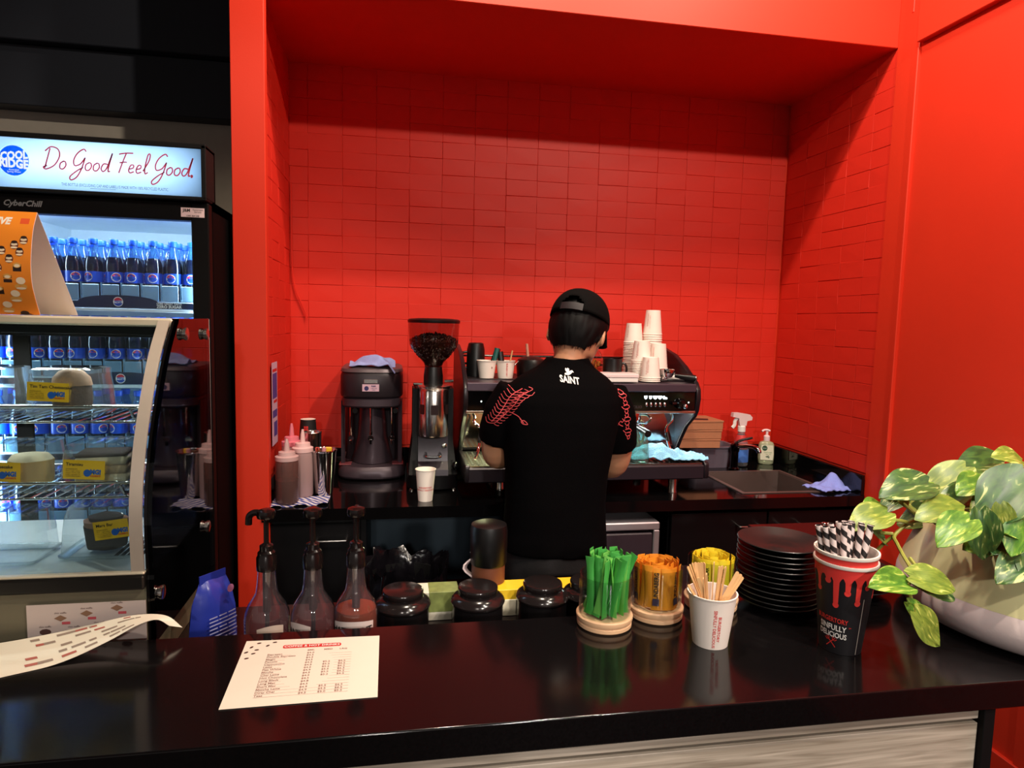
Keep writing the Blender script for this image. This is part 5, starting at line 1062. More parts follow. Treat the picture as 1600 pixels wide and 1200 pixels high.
# picture menu fixed to the case base
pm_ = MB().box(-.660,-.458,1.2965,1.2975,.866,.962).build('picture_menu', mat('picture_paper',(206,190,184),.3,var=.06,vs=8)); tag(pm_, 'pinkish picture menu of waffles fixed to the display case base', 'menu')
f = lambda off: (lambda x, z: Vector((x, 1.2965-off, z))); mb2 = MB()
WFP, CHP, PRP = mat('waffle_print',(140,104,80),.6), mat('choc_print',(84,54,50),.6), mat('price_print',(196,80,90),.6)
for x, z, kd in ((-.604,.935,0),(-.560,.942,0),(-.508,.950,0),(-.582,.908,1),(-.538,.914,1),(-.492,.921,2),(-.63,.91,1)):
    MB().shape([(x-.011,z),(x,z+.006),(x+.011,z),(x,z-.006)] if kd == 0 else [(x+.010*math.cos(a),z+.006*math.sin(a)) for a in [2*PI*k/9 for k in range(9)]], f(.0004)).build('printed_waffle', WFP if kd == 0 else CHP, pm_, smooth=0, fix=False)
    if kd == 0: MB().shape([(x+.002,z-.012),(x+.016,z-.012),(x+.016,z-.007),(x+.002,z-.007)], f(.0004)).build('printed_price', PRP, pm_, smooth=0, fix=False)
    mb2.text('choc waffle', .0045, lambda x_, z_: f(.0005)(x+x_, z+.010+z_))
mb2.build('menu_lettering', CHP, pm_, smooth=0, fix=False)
# syrup bottles with pumps on the work shelf
WS = .8005
SYG = glass('syrup_glass',(240,236,238),2.8,.03,haze=.05,hazecol=(210,190,200)); PUMP = mat('pump_black',(24,18,18),.18)
def syrup(lab, x, rz, liquid, lab_txt, label_mt, nz_dir, wrap):
    o_ = thing('syrup_bottle', lab, 'syrup bottle', (x,1.338,WS))
    prof = [(0,.002),(.040,.002),(.0435,.006),(.0438,.098),(.042,.110),(.036,.126),(.027,.140),(.0215,.150),(.0195,.165),(.0168,.200),(.0175,.206)]
    MB().lathe(prof,28).build('bottle', SYG, o_)
    if liquid: MB().lathe([(0,.004),(.0415,.004),(.0420,.098),(.0400,.110),(0,.110)],28).build('syrup', liquid, o_)
    cl = MB().lathe([(.0178,.196),(.0195,.197),(.0195,.222),(.017,.226),(.017,.232),(.013,.236),(.013,.246),(.0065,.250),(0,.250)],24).build('collar', PUMP, o_)
    MB().tube([(0,0,.248),(0,0,.305)],.0052,12).build('plunger', PUMP, o_); MB().tube([(0,0,.02),(0,0,.196)],.0042,8).tube([(0,0,.11),(0,0,.196)],.008,10).build('dip_tube', mat('tube_dark',(52,42,44),.3), o_)
    hd_ = MB().lathe([(.008,.298),(.017,.302),(.0185,.308),(.017,.316),(.010,.319),(0,.319)],20).build('pump_head', PUMP, o_)
    d_ = Vector((math.cos(nz_dir), math.sin(nz_dir), 0)); MB().tube(smooth_path([Vector((0,0,.310)), d_*.022+Vector((0,0,.311)), d_*.034+Vector((0,0,.303)), d_*.036+Vector((0,0,.286))],5),.0066,10).build('spout', PUMP, hd_)
    cfn = cone_fn(.0440,.0440,.1,-PI/2+wrap[2],.0004)
    l_ = MB().sheet(lambda u, v: cfn(wrap[0]+(wrap[1]-wrap[0])*u, .02+.072*v+.006*math.sin(u*3)*v), 16, 3).build('label', label_mt, o_, fix=False)
    if lab_txt:
        cfm = cone_fn(.0440,.0440,.1,-PI/2+wrap[2],.0009); mb_ = MB(); mb_.text(lab_txt, .017, lambda x_, y_: cfm(x_+wrap[3], .078+y_), bold=.03); mb_.build('label_lettering', INKBLK, l_, smooth=0, fix=False)
LBW = mat('label_white',(232,214,208),.5); LBC = mat('label_cream',(226,206,190),.5)
syrup('clear syrup pump bottle with blank label back, spout turned sideways', -.249,0,None,'',LBC, PI*.92,(-.012,.04,0,0))
syrup('clear syrup pump bottle with vanilla label, between its two neighbours', -.160,0,None,'VANILLA',LBW, PI*.5,(-.055,.0,.0,-.030))
syrup('amber hazelnut syrup pump bottle beside the black jars', -.0755,0,mat('amber_syrup',(128,54,16),.15),'HAZELNUT',LBW, PI*.5,(-.05,.04,.0,-.008))
# black lidded jars
JB = mat('jar_black',(18,16,17),.22); JL = mat('jar_lid_black',(28,23,23),.16)
jar0 = thing('storage_jar', 'round black storage jar next to the syrup bottles', 'jar', (.020,1.425,WS))
MB().lathe([(0,0),(.054,0),(.057,.004),(.057,.066),(.052,.070),(0,.070)],36).build('body', JB, jar0)
l_ = MB().lathe([(.050,.0705),(.0605,.071),(.0615,.075),(.058,.082),(.049,.088),(.0445,.090),(.044,.0935),(0,.0935)],36).build('lid', JL, jar0)
MB().lathe([(.0435,.0936),(.0450,.096),(.0450,.104),(.0435,.1065),(.041,.1075),(0,.1075)],36).build('lid_top', JL, l_)
copy_tree(jar0,(.186,1.425,WS),label='round black storage jar before the picture tea box'); copy_tree(jar0,(.336,1.43,WS),label='round black storage jar before the yellow tea box'); copy_tree(jar0,(.447,1.43,WS),label='black storage jar mostly hidden behind the green sugar sticks')
o = thing('tea_box', 'white tea box with a green and yellow picture between the black jars', 'box', (.110,1.52,WS)); MB().box(-.058,.040,-.03,.03,0,.068,.001).build('carton', mat('tea_white',(228,220,200),.5), o)
MB().box(-.03,.0405,-.0305,.0305,.02,.0685,.001).build('picture', mat('tea_picture',(120,130,70),.5,var=.7,vs=45), o)
o = thing('tea_box', 'yellow tea box standing behind the black jars', 'box', (.345,1.525,WS)); MB().box(-.105,.118,-.03,.03,0,.064,.001).build('carton', mat('tea_yellow',(240,196,40),.45), o); MB().box(-.106,.119,-.031,.031,0,.040,.001).build('white_band', mat('tea_cream',(238,226,196),.5), o)
for x in (-.02,.095): MB().box(x,x+.016,-.0315,-.031,.006,.05).build('red_stripe', INKRED, o)
o = thing('canister', 'black-topped brown canister on the work shelf beside the bin', 'canister', (.228,1.560,WS))
MB().lathe([(0,0),(.040,0),(.041,.004),(.041,.108),(0,.108)],28).build('body', mat('canister_brown',(112,62,40),.5), o); MB().lathe([(.043,.1082),(.045,.112),(.046,.190),(.043,.205),(.03,.210),(0,.210)],28).build('lid', BLK, o)
def r5(u, v): return (.180+.012*math.sin(v*9)+.010*u, 1.555+.03*u, WS+.055+.085*v-.01*u)
rag('paper_napkin', 'crumpled white napkin beside the brown canister', r5, mat('napkin_white',(226,206,206),.8), 'napkin', 8, 12, .004)
# black plates
PL = mat('plate_black',(26,25,25),.32,var=.15); 
pl0 = MB().lathe([(0,.002),(.046,.002),(.050,0),(.053,.002),(.066,.009),(.086,.0205),(.088,.0222),(.087,.0234),(.066,.0130),(.052,.0072),(.047,.0068),(.024,.006),(.022,.0072),(0,.0072)],44).mesh('plate', PL)
ORD = ['','second','third','fourth','fifth','sixth','seventh','eighth','ninth','tenth','eleventh','twelfth']
def plates(x, y, n, lab, toplab, grp):
    for k in range(n):
        o_ = link('plate', pl0, None, (x+random.uniform(-.002,.002), y+random.uniform(-.002,.002), CT+.0112*k)); tag(o_, toplab if k == n-1 else lab % ORD[n-1-k], 'plate', grp)
plates(.818,1.264,12,'matt black plate, %s from the top of the tall stack by the sugar jars','topmost black plate of the tall stack beside the sugar jars','tall plate stack')
plates(1.040,1.325,4,'black plate, %s from the top of the low stack behind the printed cup','topmost black plate of the low stack behind the printed cup','low plate stack')
o = thing('black_case', 'flat black box at the back of the counter behind the plates', 'box', (1.0,1.462,CT)); MB().box(-.115,.115,-.048,.048,0,.092,.003).build('body', mat('case_black_gloss',(14,12,14),.2), o); MB().box(-.116,.116,-.049,.049,.0925,.0995,.002).build('lid', mat('case_lid',(20,14,15),.18), o); MB().ell((.09,.035,.101),(.006,.006,.003),10,6).build('latch', STEEL, o)
# printed cups with straws
CUPB = mat('printed_cup_black',(20,18,22),.5); DRIP = mat('drip_red',(226,58,52),.5)
R0, R1, HH = .0365, .0535, .172
def drip_cup(lab, z, full):
    o_ = thing('printed_cup', lab, 'cup', (.834,1.076,z)); MB().lathe(cup_mesh(R0,R1,HH),40).build('cup', CUPB, o_)
    MB().lathe([(R1+.0019,HH-.0055),(R1+.0030,HH-.003),(R1+.0026,HH+.0008),(R1-.0006,HH+.0006),(R1-.0016,HH-.004)],40).build('rim', WHITEP, o_)
    MB().lathe([(R1-.0020,HH-.003),(R0+.0045,.07)],40).build('lining', mat('cup_lining',(230,220,212),.5) if 'cup_lining' not in bpy.data.materials else bpy.data.materials['cup_lining'], o_)
    # red drips round the rim
    A0 = -PI/2-.66; drips = [(-.95,.050,.012),(-.55,.030,.010),(-.25,.074,.015),(.14,.048,.013),(.52,.066,.014),(.86,.036,.010),(1.35,.056,.012),(1.9,.04,.012),(2.4,.066,.013),(2.9,.036,.012),(-1.5,.06,.012),(-2.0,.034,.01),(-2.5,.062,.013)]
    gaps = [(-.75,.014),(-.42,.018),(-.05,.02),(.34,.016),(.7,.014),(-1.2,.016),(1.1,.016)]
    def edge(a):
        d = .022
        for ca, ln, wd in drips:
            x_ = abs((a-ca+PI) % (2*PI)-PI)*.047
            hw = wd*.5
            if x_ < hw*1.5: d = max(d, .022+(ln-.022)*max(0, 1-(x_/hw)**6) if x_ < hw*.62 else .022+.010*max(0, 1-(x_-hw*.62)/(hw*.88))**2)
        return d
    ns = 420; vs, fs = [], []
    for k in range(ns):
        a = -PI+2*PI*k/ns; c_ = cone_fn(R0,R1,HH,0,.0006)
        for v in (HH-.004, HH-edge(a)*.45, HH-edge(a)):
            r_ = R0+(R1-R0)*v/HH+.0006; vs.append((r_*math.cos(a+A0+.0), r_*math.sin(a+A0), v))
    for k in range(ns):
        k2 = (k+1) % ns
        for q in (0,1): fs.append((k*3+q,k2*3+q,k2*3+q+1,k*3+q+1))
    dp = MB().add(vs, fs).build('red_drips', DRIP, o_, fix=False)
    mb_ = MB()
    for ca, ln, wd in drips:
        c_ = cone_fn(R0,R1,HH,A0+ca,.0007); mb_.shape([(x_*1.0, HH-ln-.002+y_) for x_, y_ in disc(.0052,0,0,16)], c_)
    mb_.build('drip_ends', DRIP, dp, smooth=0, fix=False)
    if full:
        A1 = -PI/2-1.06; c_ = cone_fn(R0,R1,HH,A1,.0007); mb_ = MB(); mb_.text('BURGERTORY', .0128, lambda x_, y_: c_(x_, .066+y_-.06*x_), bold=.02, wid=.72); mb_.stroke([(-.022,.0588),(.036,.0552)], .0008, c_); mb_.stroke([(.032,.0562),(.037,.0552),(.032,.0542)], .0008, c_)
        ang = math.radians(45)
        for s_ in (-1,1):
            q = lambda x_, y_: c_(x_*math.cos(s_*ang)-y_*math.sin(s_*ang), .022+x_*math.sin(s_*ang)+y_*math.cos(s_*ang))
            mb_.stroke([(0,-.013),(0,.006)], .0016, q); mb_.stroke([(-.0038,.013),(-.0036,.008),(0,.006),(.0036,.008),(.0038,.013)], .0014, q); mb_.stroke([(0,.006),(0,.0125)], .0014, q)
        mb_.build('red_lettering', mat('cup_red_ink',(212,52,44),.5), o_, smooth=0, fix=False)
        mb_ = MB(); mb_.text('SINFULLY', .0150, lambda x_, y_: c_(x_+.002, .0508+y_-.05*x_), bold=.022, wid=.80); mb_.text('DELiCiOUS', .0145, lambda x_, y_: c_(x_+.002, .0368+y_-.05*x_), bold=.022, wid=.78); mb_.build('white_lettering', INKWHT, o_, smooth=0, fix=False)
        c2_ = cone_fn(R0,R1,HH,A0+.78,.0007); MB().stroke([(0,.002),(0,HH-.06)], .0016, c2_).build('seam', mat('cup_seam',(150,140,132),.6), o_, smooth=0, fix=False)
    return o_
drip_cup('tall black cup with red drip print and white lettering on the counter', CT, True)
drip_cup('red drip printed cup nested inside the tall lettered cup', CT+.018, False)
STRAW = bpy.data.materials.new('striped_straw'); STRAW.use_nodes = True; nt = STRAW.node_tree; p = nt.nodes['Principled BSDF']
tc = nt.nodes.new('ShaderNodeTexCoord'); sx = nt.nodes.new('ShaderNodeSeparateXYZ'); at = nt.nodes.new('ShaderNodeMath'); at.operation = 'ARCTAN2'
d1 = nt.nodes.new('ShaderNodeMath'); d1.operation = 'MULTIPLY'; d1.inputs[1].default_value = 1/(2*PI); d2 = nt.nodes.new('ShaderNodeMath'); d2.operation = 'MULTIPLY'; d2.inputs[1].default_value = 1/.026
ad = nt.nodes.new('ShaderNodeMath'); ad.operation = 'ADD'; fc = nt.nodes.new('ShaderNodeMath'); fc.operation = 'FRACT'; gt = nt.nodes.new('ShaderNodeMath'); gt.operation = 'GREATER_THAN'; gt.inputs[1].default_value = .55
mx = nt.nodes.new('ShaderNodeMix'); mx.data_type = 'RGBA'; mx.inputs[6].default_value = S(232,216,212); mx.inputs[7].default_value = S(34,30,32)
nt.links.new(tc.outputs['Object'], sx.inputs[0]); nt.links.new(sx.outputs[1], at.inputs[0]); nt.links.new(sx.outputs[0], at.inputs[1]); nt.links.new(at.outputs[0], d1.inputs[0]); nt.links.new(sx.outputs[2], d2.inputs[0]); nt.links.new(d1.outputs[0], ad.inputs[0]); nt.links.new(d2.outputs[0], ad.inputs[1]); nt.links.new(ad.outputs[0], fc.inputs[0]); nt.links.new(fc.outputs[0], gt.inputs[0]); nt.links.new(gt.outputs[0], mx.inputs[0]); nt.links.new(mx.outputs[2], p.inputs['Base Color']); p.inputs['Roughness'].default_value = .6
def aim(p0, p1): return (Vector(p1)-Vector(p0)).to_track_quat('Z','X').to_euler()
sm = MB().lathe([(.0057,0),(.0057,.2),(.0050,.2),(.0050,0),(.0057,0)],14).mesh('straw', STRAW)
cb = Vector((.834,1.076,CT+.044))
for dx, dy, ht in ((-.046,.012,.186),(-.040,.0,.178),(-.032,-.008,.172),(-.022,.01,.160),(-.010,-.004,.180),(-.008,.014,.188),(.0,.0,.192),(.004,.016,.168),(.012,.008,.192),(.020,-.006,.190),(.030,.010,.186),(.036,-.004,.184),(.044,.004,.182),(.018,.02,.176)):
    top = cb+Vector((dx*1.12, dy, ht*.97)); bot = cb+Vector((dx*.3, dy*.6, .006)); d_ = (top-bot).normalized(); bot = top-d_*.2 if (top-bot).length > .2 else bot
    o_ = link('straw', sm, None, top-d_*min(.2,(top-bot).length+.012), aim(bot, top)); tag(o_, 'black and white striped paper straw standing in the red printed cup', 'straw', 'striped straws in the cup')
# cup of stirrers
SR0, SR1, SH = .0325, .0445, .100; sc = Vector((.594,1.124,CT))
c = paper_cup('white paper cup of wooden stirrers in front of the sugar jars', sc, SR0, SR1, SH); cup_print(c, SR0, SR1, SH, -PI/2-.487+.40, ['BURGERTORY','SINFULLY DELICIOUS'], .0080, y0=.42)
STW = mat('birch_wood',(216,172,118),.6,var=.14,vs=30)
def stick_poly(w_, L_): return [(-w_,0),(w_,0)]+[(w_*math.cos(PI*k/8), L_-w_+w_*math.sin(PI*k/8)) for k in range(9)]
stm = [MB().prism(stick_poly(.0034, L_),'y',-.0008,.0008).mesh('stirrer', STW) for L_ in (.138,.130)]
for k, (dx, dy, ht, tw) in enumerate(((-.056,-.012,.110,.2),(-.046,.014,.135,.5),(-.041,.016,.138,.4),(-.035,.018,.140,.3),(-.029,.018,.141,.2),(-.023,.018,.140,.1),(-.018,.016,.141,0),(-.012,.018,.140,.1),(-.034,-.020,.108,.1),(-.028,-.021,.106,0),(-.022,-.021,.104,.1),(.002,.004,.146,.0),(.010,-.004,.140,.1),(.016,-.002,.140,.3),(.022,-.004,.139,.2),(.050,.0,.126,-.4),(.055,-.003,.122,-.3),(.057,-.006,.118,-.3))):
    top = sc+Vector((dx,dy,ht+.010)); bot = sc+Vector((-dx*.35 if abs(dx) > .03 else dx*.3, dy*.5, .010)); d_ = (top-bot).normalized(); L_ = .138 if k % 3 else .130
    # keep the lower end inside the cup
    e_ = ((top-bot).to_track_quat('Z','X') @ Euler((0,0,tw*2+random.uniform(-.5,.5))).to_quaternion()).to_euler(); o_ = link('stirrer', stm[0 if k % 3 else 1], None, bot+d_*((top-bot).length-L_) if (top-bot).length > L_ else bot, e_)
    tag(o_, 'flat wooden coffee stirrer fanned out in the white paper cup', 'stirrer', 'wooden stirrers in the paper cup')
# sugar stick jars
BASEW = mat('pale_beech',(222,180,140),.5,var=.08,vs=40)
def sachet_mesh(col, L_, hw, th, nm, bend=0):
    mb_ = MB(); N = 6; rs = []
    for j in range(N+1):
        v = j/N; fl = .15 if j in (0,N) else (.55 if j in (1,N-1) else 1); rs.append([Vector((hw*(1.22 if fl < .3 else .95)*math.cos(a), th*fl*math.sin(a)+bend*v*v, L_*v)) for a in [2*PI*k/8 for k in range(8)]])
    return mb_.loft(rs).mesh(nm, col, 60)
def sachet_text(txt, size, hw, th, L_, mt_, wd=.8):
    mb_ = MB(); mb_.text(txt, size, lambda x_, y_: Vector((y_, -th-.0004, L_*.5+x_)) if False else Vector((-y_, -th-.0005, L_*.5+x_)), bold=.03, wid=wd); return mb_.mesh('sachet_lettering', mt_, 0, False)
GREEN = mat('sachet_green',(70,164,70),.45,var=.25,vs=25); GREEN2 = mat('sachet_green_light',(120,200,92),.45,var=.2,vs=25); ORG = mat('sachet_orange',(226,142,34),.5,var=.14,vs=25); YLW = mat('sachet_yellow',(232,206,40),.5,var=.12,vs=25)
def sugar_jar(lab, x, y, hglass, rg_=.0515):
    o_ = thing('sugar_jar', lab, 'jar', (x,y,CT)); MB().lathe([(0,0),(.051,0),(.0545,.003),(.0545,.009),(.0525,.0105),(.0525,.013),(.0555,.0145),(.0565,.018),(.0565,.0225),(.055,.0245),(0,.0245)],44).build('wooden_base', BASEW, o_)
    MB().lathe([(rg_,.025),(rg_,.025+hglass),(rg_-.0012,.026+hglass),(rg_-.0022,.025+hglass),(rg_-.0022,.025)],44).build('glass', GLASSJ, o_); return o_
sugar_jar('glass jar of green sugar sticks on a pale wooden base', .416,1.224,.078); sugar_jar('glass jar of orange sugar sticks on a pale wooden base', .535,1.250,.082); sugar_jar('glass jar of yellow sugar sticks on a pale wooden base', .672,1.278,.082)
gm = [sachet_mesh(GREEN,.114,.0082,.0030,'sugar_stick',.008), sachet_mesh(GREEN2,.114,.0082,.0026,'sugar_stick',-.006)]; gt_ = sachet_text('sugar STICK', .009, .0068, .0030, .10, mat('sachet_pale',(206,226,196),.5))
rb = random.Random(21)
for k in range(58):
    a = 2*PI*k/58*7.3+rb.uniform(-.2,.2); r_ = .042*math.sqrt((k+.6)/58); ax = Vector((.416+r_*math.cos(a), 1.224+r_*math.sin(a), CT+.027))
    lean = Vector((rb.uniform(-.1,.42), rb.uniform(-.1,.1), 1)).normalized(); rad = Vector((ax.x-.416, ax.y-1.224, 0)); bt_ = ax-Vector((lean.x*.05,lean.y*.05,0))
    if (Vector((bt_.x-.416,bt_.y-1.224))).length > .040: bt_ = Vector((.416,1.224,bt_.z))+(bt_-Vector((.416,1.224,bt_.z))).normalized()*.040
    e_ = lean.to_track_quat('Z','Y'); o_ = link('sugar_stick', gm[0 if k % 3 else 1], None, bt_+Vector((0,0,rb.uniform(0,.008))), (e_ @ Euler((0,0,rb.uniform(-.8,.8))).to_quaternion()).to_euler()); tag(o_, 'green sugar stick leaning in the glass jar', 'sugar stick', 'green sugar sticks')
    if k % 2 == 0: link('sachet_lettering', gt_, o_)
om = sachet_mesh(ORG,.086,.0078,.0024,'sugar_stick'); ot_ = sachet_text('BUNDABERG', .0125, .0078, .0024, .094, INKBLK, .82)
ob_ = MB().box(-.0066,.0066,-.0031,-.0029,.010,.024).mesh('sachet_badge', mat('sachet_badge',(60,44,70),.5))
k = 0
for ring_r, n_ in ((.0435,19),(.033,13),(.022,8),(.010,4)):
    for q in range(n_):
        a = 2*PI*q/n_+(-1.976 if ring_r > .04 else ring_r*40); rot = a+PI/2+rb.uniform(-.15,.15); o_ = link('sugar_stick', om, None, (.535+ring_r*math.cos(a), 1.250+ring_r*math.sin(a), CT+.0265+rb.uniform(0,.006)), (rb.uniform(-.04,.04), rb.uniform(-.05,.05), rot)); tag(o_, 'orange sugar stick packed upright in the glass jar', 'sugar stick', 'orange sugar sticks')
        if ring_r > .04 and q % 4 in (0,3): link('sachet_lettering', ot_, o_, (0,.0,0)); link('sachet_badge', ob_, o_)
ym = sachet_mesh(YLW,.084,.0075,.0024,'sugar_stick'); yt_ = sachet_text('CSR SUGAR', .011, .0075, .0024, .09, mat('sachet_dark',(86,80,30),.5))
for ring_r, n_ in ((.042,18),(.030,10),(.016,5)):
    for q in range(n_):
        a = 2*PI*q/n_+(-1.55 if ring_r > .04 else ring_r*60); o_ = link('sugar_stick', ym, None, (.672+ring_r*math.cos(a), 1.278+ring_r*math.sin(a), CT+.0265+rb.uniform(0,.004)), (rb.uniform(-.05,.05), rb.uniform(-.06,.06), a+PI/2+rb.uniform(-.2,.2))); tag(o_, 'yellow sugar stick packed upright in the glass jar', 'sugar stick', 'yellow sugar sticks')
        if ring_r > .04 and q % 2 == 0: link('sachet_lettering', yt_, o_)
# ================================================================== potted plant
LEAFG = []
def leaf_mat(nm, c0, c1, vein):
    mt_ = bpy.data.materials.new(nm); mt_.use_nodes = True; nt = mt_.node_tree; p = nt.nodes['Principled BSDF']; tc = nt.nodes.new('ShaderNodeTexCoord'); nz = nt.nodes.new('ShaderNodeTexNoise'); nz.inputs['Scale'].default_value = 2.6; nz.inputs['Detail'].default_value = 4; nz.inputs['Distortion'].default_value = 1.5
    mp = nt.nodes.new('ShaderNodeMapping'); mp.inputs['Scale'].default_value = (3.2,.8,1); rp = nt.nodes.new('ShaderNodeValToRGB'); e = rp.color_ramp.elements; e[0].position = .38; e[0].color = S(*c0); e[1].position = .58; e[1].color = S(*c1); x = rp.color_ramp.elements.new(.66); x.color = S(*vein)
    oi = nt.nodes.new('ShaderNodeObjectInfo'); av = nt.nodes.new('ShaderNodeVectorMath'); av.operation = 'ADD'
    nt.links.new(tc.outputs['Object'], mp.inputs[0]); nt.links.new(mp.outputs[0], av.inputs[0]); nt.links.new(oi.outputs['Random'], av.inputs[1]); nt.links.new(av.outputs[0], nz.inputs['Vector']); nt.links.new(nz.outputs['Fac'], rp.inputs[0]); nt.links.new(rp.outputs[0], p.inputs['Base Color'])
    p.inputs['Roughness'].default_value = .38; p.inputs['Subsurface Weight'].default_value = .15; p.inputs['Subsurface Scale'].default_value = .01; return mt_
LM = [leaf_mat('pothos_leaf',(66,116,36),(112,156,52),(196,204,104)), leaf_mat('pothos_leaf_dark',(40,78,38),(70,110,48),(190,196,130)), leaf_mat('pothos_leaf_olive',(96,122,44),(138,156,62),(204,204,112))]
def leaf_mesh(k, mt_, fold, droop):
    # heart-shaped leaf, stalk at the origin, tip along +Y, unit length
    N, M_ = 14, 8; 
    def wd(t): return .36*(math.sin(PI*min(1,(t+.12)/1.12))**.75)*(1-.35*t)+.02
    def f(u, v):
        t = v; s_ = (u-.5)*2; back = -.12*(1-abs(abs(s_)-.55)/.55)*max(0,1-t*5) if t < .2 else 0
        x = s_*wd(t)*(1 if t < 1 else 0.02); y = t+back; z = fold*abs(s_)*wd(t)-droop*t*t-.06*math.sin(3*t+k)+.025*noise.noise(Vector((s_*2,t*3,k)))
        return (x, y, z)
    return MB().sheet(f, M_, N, .012).mesh('leaf', mt_, 70)
LV = [leaf_mesh(k, LM[k % 3], fo, dr) for k, (fo, dr) in enumerate(((.25,.12),(.35,.25),(.15,.30),(.4,.08),(.28,.2),(.1,.15)))]
LEAVES = [
((1.104, 1.2, 1.185),(1.025, 1.185, 1.173),0.90),
((1.04, 1.12, 1.206),(0.939, 1.105, 1.195),0.75),
((0.936, 1.1, 1.155),(0.857, 1.085, 1.141),0.80),
((0.952, 1.14, 1.152),(0.905, 1.125, 1.15),0.90),
((1.056, 1.2, 1.155),(0.997, 1.185, 1.136),0.60),
((1.218, 1.22, 1.204),(1.122, 1.205, 1.16),0.60),
((1.36, 1.27, 1.187),(1.241, 1.255, 1.174),0.70),
((1.173, 1.04, 1.239),(1.083, 1.025, 1.162),1.00),
((1.079, 1.07, 1.163),(0.981, 1.055, 1.167),0.70),
((1.039, 1.02, 1.158),(0.968, 1.005, 1.122),0.80),
((1.067, 1.03, 1.171),(1.076, 1.015, 1.088),0.50),
((1.099, 1.02, 1.185),(1.106, 1.005, 1.132),0.70),
((1.13, 1.0, 1.161),(1.099, 0.985, 1.108),0.80),
((1.146, 0.99, 1.097),(1.073, 0.975, 1.068),0.80),
((0.908, 1.0, 1.067),(0.989, 0.985, 1.054),0.45),
((0.904, 1.0, 1.049),(0.822, 0.985, 1.058),0.50),
((0.927, 1.02, 1.047),(1.012, 1.005, 1.027),0.40),
((0.89, 0.97, 1.014),(0.944, 0.955, 0.96),0.50),
((0.895, 0.99, 1.022),(0.925, 0.975, 0.993),0.50),
((1.364, 1.26, 1.209),(1.248, 1.245, 1.214),0.80),
((1.366, 1.22, 1.223),(1.292, 1.205, 1.244),0.70),
((1.189, 1.14, 1.197),(1.117, 1.125, 1.179),0.90),
((1.19, 1.16, 1.161),(1.104, 1.145, 1.162),0.60),
((1.202, 1.1, 1.183),(1.123, 1.085, 1.161),0.90),
((1.22, 1.08, 1.163),(1.135, 1.065, 1.207),0.90),
((0.953, 1.12, 1.087),(0.918, 1.105, 1.115),0.70),
((1.0, 1.16, 1.183),(1.02, 1.145, 1.149),0.50),
]
VINES = [
[(1.029, 1.12, 1.128), (0.992, 1.11, 1.124), (0.954, 1.1, 1.105), (0.944, 1.08, 1.095), (0.933, 1.05, 1.083), (0.925, 1.02, 1.068), (0.917, 1.01, 1.055), (0.902, 1.0, 1.048)] ,
[(0.999, 1.11, 1.121), (0.969, 1.1, 1.133), (0.94, 1.1, 1.135), (0.914, 1.1, 1.133), (0.898, 1.1, 1.145)] ,
[(0.954, 1.1, 1.105), (0.939, 1.11, 1.085), (0.928, 1.12, 1.061)] ,
[(1.029, 1.12, 1.128), (1.017, 1.15, 1.148), (1.01, 1.16, 1.159)] ,
[(0.95, 1.1, 1.108), (0.93, 1.11, 1.108)] ,
[(0.947, 1.05, 1.078), (0.941, 1.02, 1.066)] ,
[(0.902, 1.0, 1.048), (0.908, 0.995, 1.02), (0.908, 0.985, 1.003)] ,
[(1.052, 1.1, 1.148), (1.055, 1.13, 1.179), (1.055, 1.14, 1.196)] ,
]
PCX, PCY = 1.336, 1.121
pt = thing('potted_plant', 'variegated trailing plant in a two-tone sage and white bowl planter', 'plant', (PCX,PCY,CT))
MB().lathe([(0,0),(.19,0),(.232,.006),(.253,.016),(.265,.032),(.269,.050),(.268,.070),(.264,.084)],72).build('lower_bowl', mat('planter_white',(226,208,206),.45,var=.04,bump=.05,bs=300), pt)
MB().lathe([(.264,.0842),(.256,.108),(.245,.138),(.234,.168),(.226,.190),(.222,.193),(.216,.188),(.226,.165),(.238,.14)],72).build('upper_bowl', mat('planter_sage',(212,206,156),.4,var=.06,vs=6), pt)
MB().lathe([(.232,.158),(.1,.166),(0,.170)],48).build('soil', mat('soil',(40,28,22),.9,bump=.8,bs=60,var=.4), pt)
o_ = Vector((PCX,PCY,CT)); VMAT = mat('vine_stem',(150,150,62),.5)
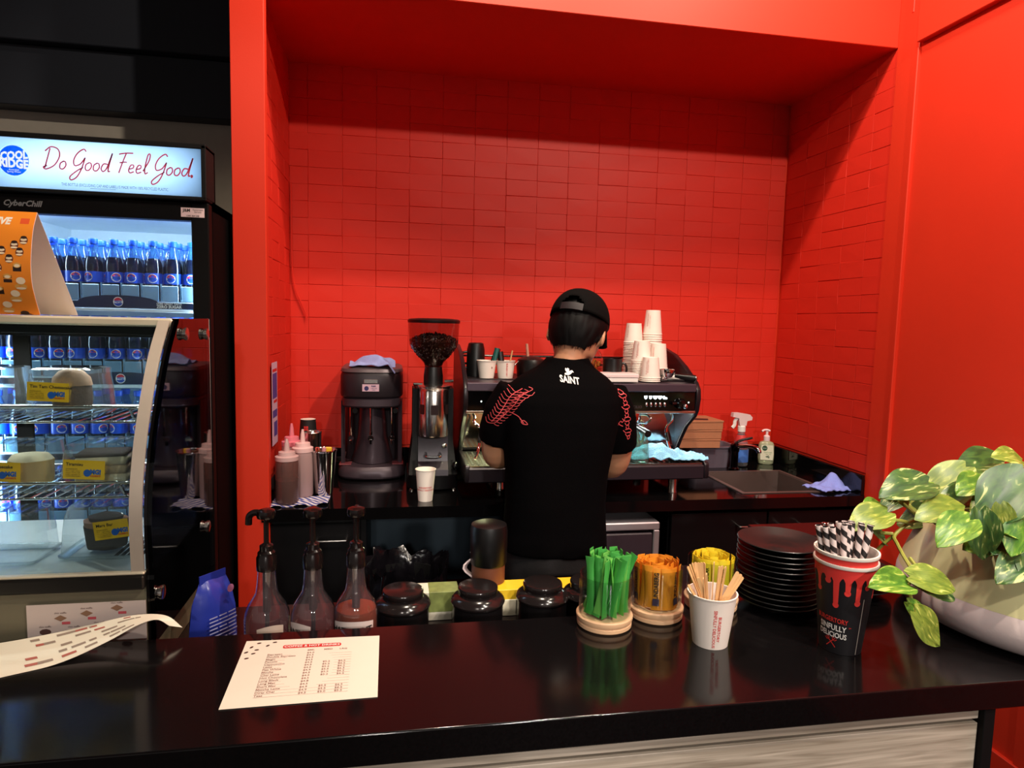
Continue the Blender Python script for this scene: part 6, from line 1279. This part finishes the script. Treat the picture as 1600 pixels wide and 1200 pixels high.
for v_ in VINES: MB().tube([Vector(q)-o_ for q in smooth_path(v_,5)], .0034, 7).build('stem', VMAT, pt)
viewp = Vector((0,0,1.9))
def place_leaf(A, B, wf, k, par=pt):
    A, B = Vector(A), Vector(B); y = (B-A); L_ = y.length; y.normalize(); nrm = Vector((-.45,-.55,.75)); nrm = (nrm-nrm.dot(y)*y).normalized(); x = y.cross(nrm).normalized()
    R_ = Matrix((x, y, nrm)).transposed(); lf = link('leaf', LV[k % 6], par); wx = .75+.45*wf
    lf.matrix_local = Matrix.Translation(A-o_) @ R_.to_4x4() @ Matrix.Diagonal((L_*1.12*wx, L_*1.12, L_*1.12, 1)); return lf
for k, (A, B, wf) in enumerate(LEAVES):
    place_leaf(A, B, wf, k)
rb = random.Random(33)
for k in range(58):
    a = rb.uniform(0,2*PI); r_ = .20*math.sqrt(rb.random()); A = o_+Vector((r_*math.cos(a), r_*math.sin(a), .18+rb.uniform(.0,.10)*(1.15-r_/.22))); d_ = Vector((math.cos(a+rb.uniform(-.7,.7)), math.sin(a+rb.uniform(-.7,.7)), rb.uniform(-.35,.45))).normalized()
    place_leaf(A, A+d_*rb.uniform(.06,.105), rb.uniform(.6,1), k)
    if k < 40: MB().tube([Vector((r_*.5*math.cos(a), r_*.5*math.sin(a), .16)), (A-o_)*.5+Vector((r_*.4*math.cos(a), r_*.4*math.sin(a), .12)), A-o_], .0022, 5).build('stem', VMAT, pt)

# ------------------------------------------------------------------ put each thing's empty at its base
bpy.context.view_layer.update()
for o in list(scene.objects):
    if o.type == 'EMPTY' and o.parent is None and o.location.length < 1e-6:
        pts = []
        def walk(q):
            if q.type == 'MESH': pts.extend([q.matrix_world @ Vector(c) for c in q.bound_box])
            for ch in q.children: walk(ch)
        walk(o)
        if not pts: continue
        c = Vector(((min(p.x for p in pts)+max(p.x for p in pts))/2, (min(p.y for p in pts)+max(p.y for p in pts))/2, min(p.z for p in pts)))
        o.location = c
        for ch in o.children: ch.location = ch.location-c
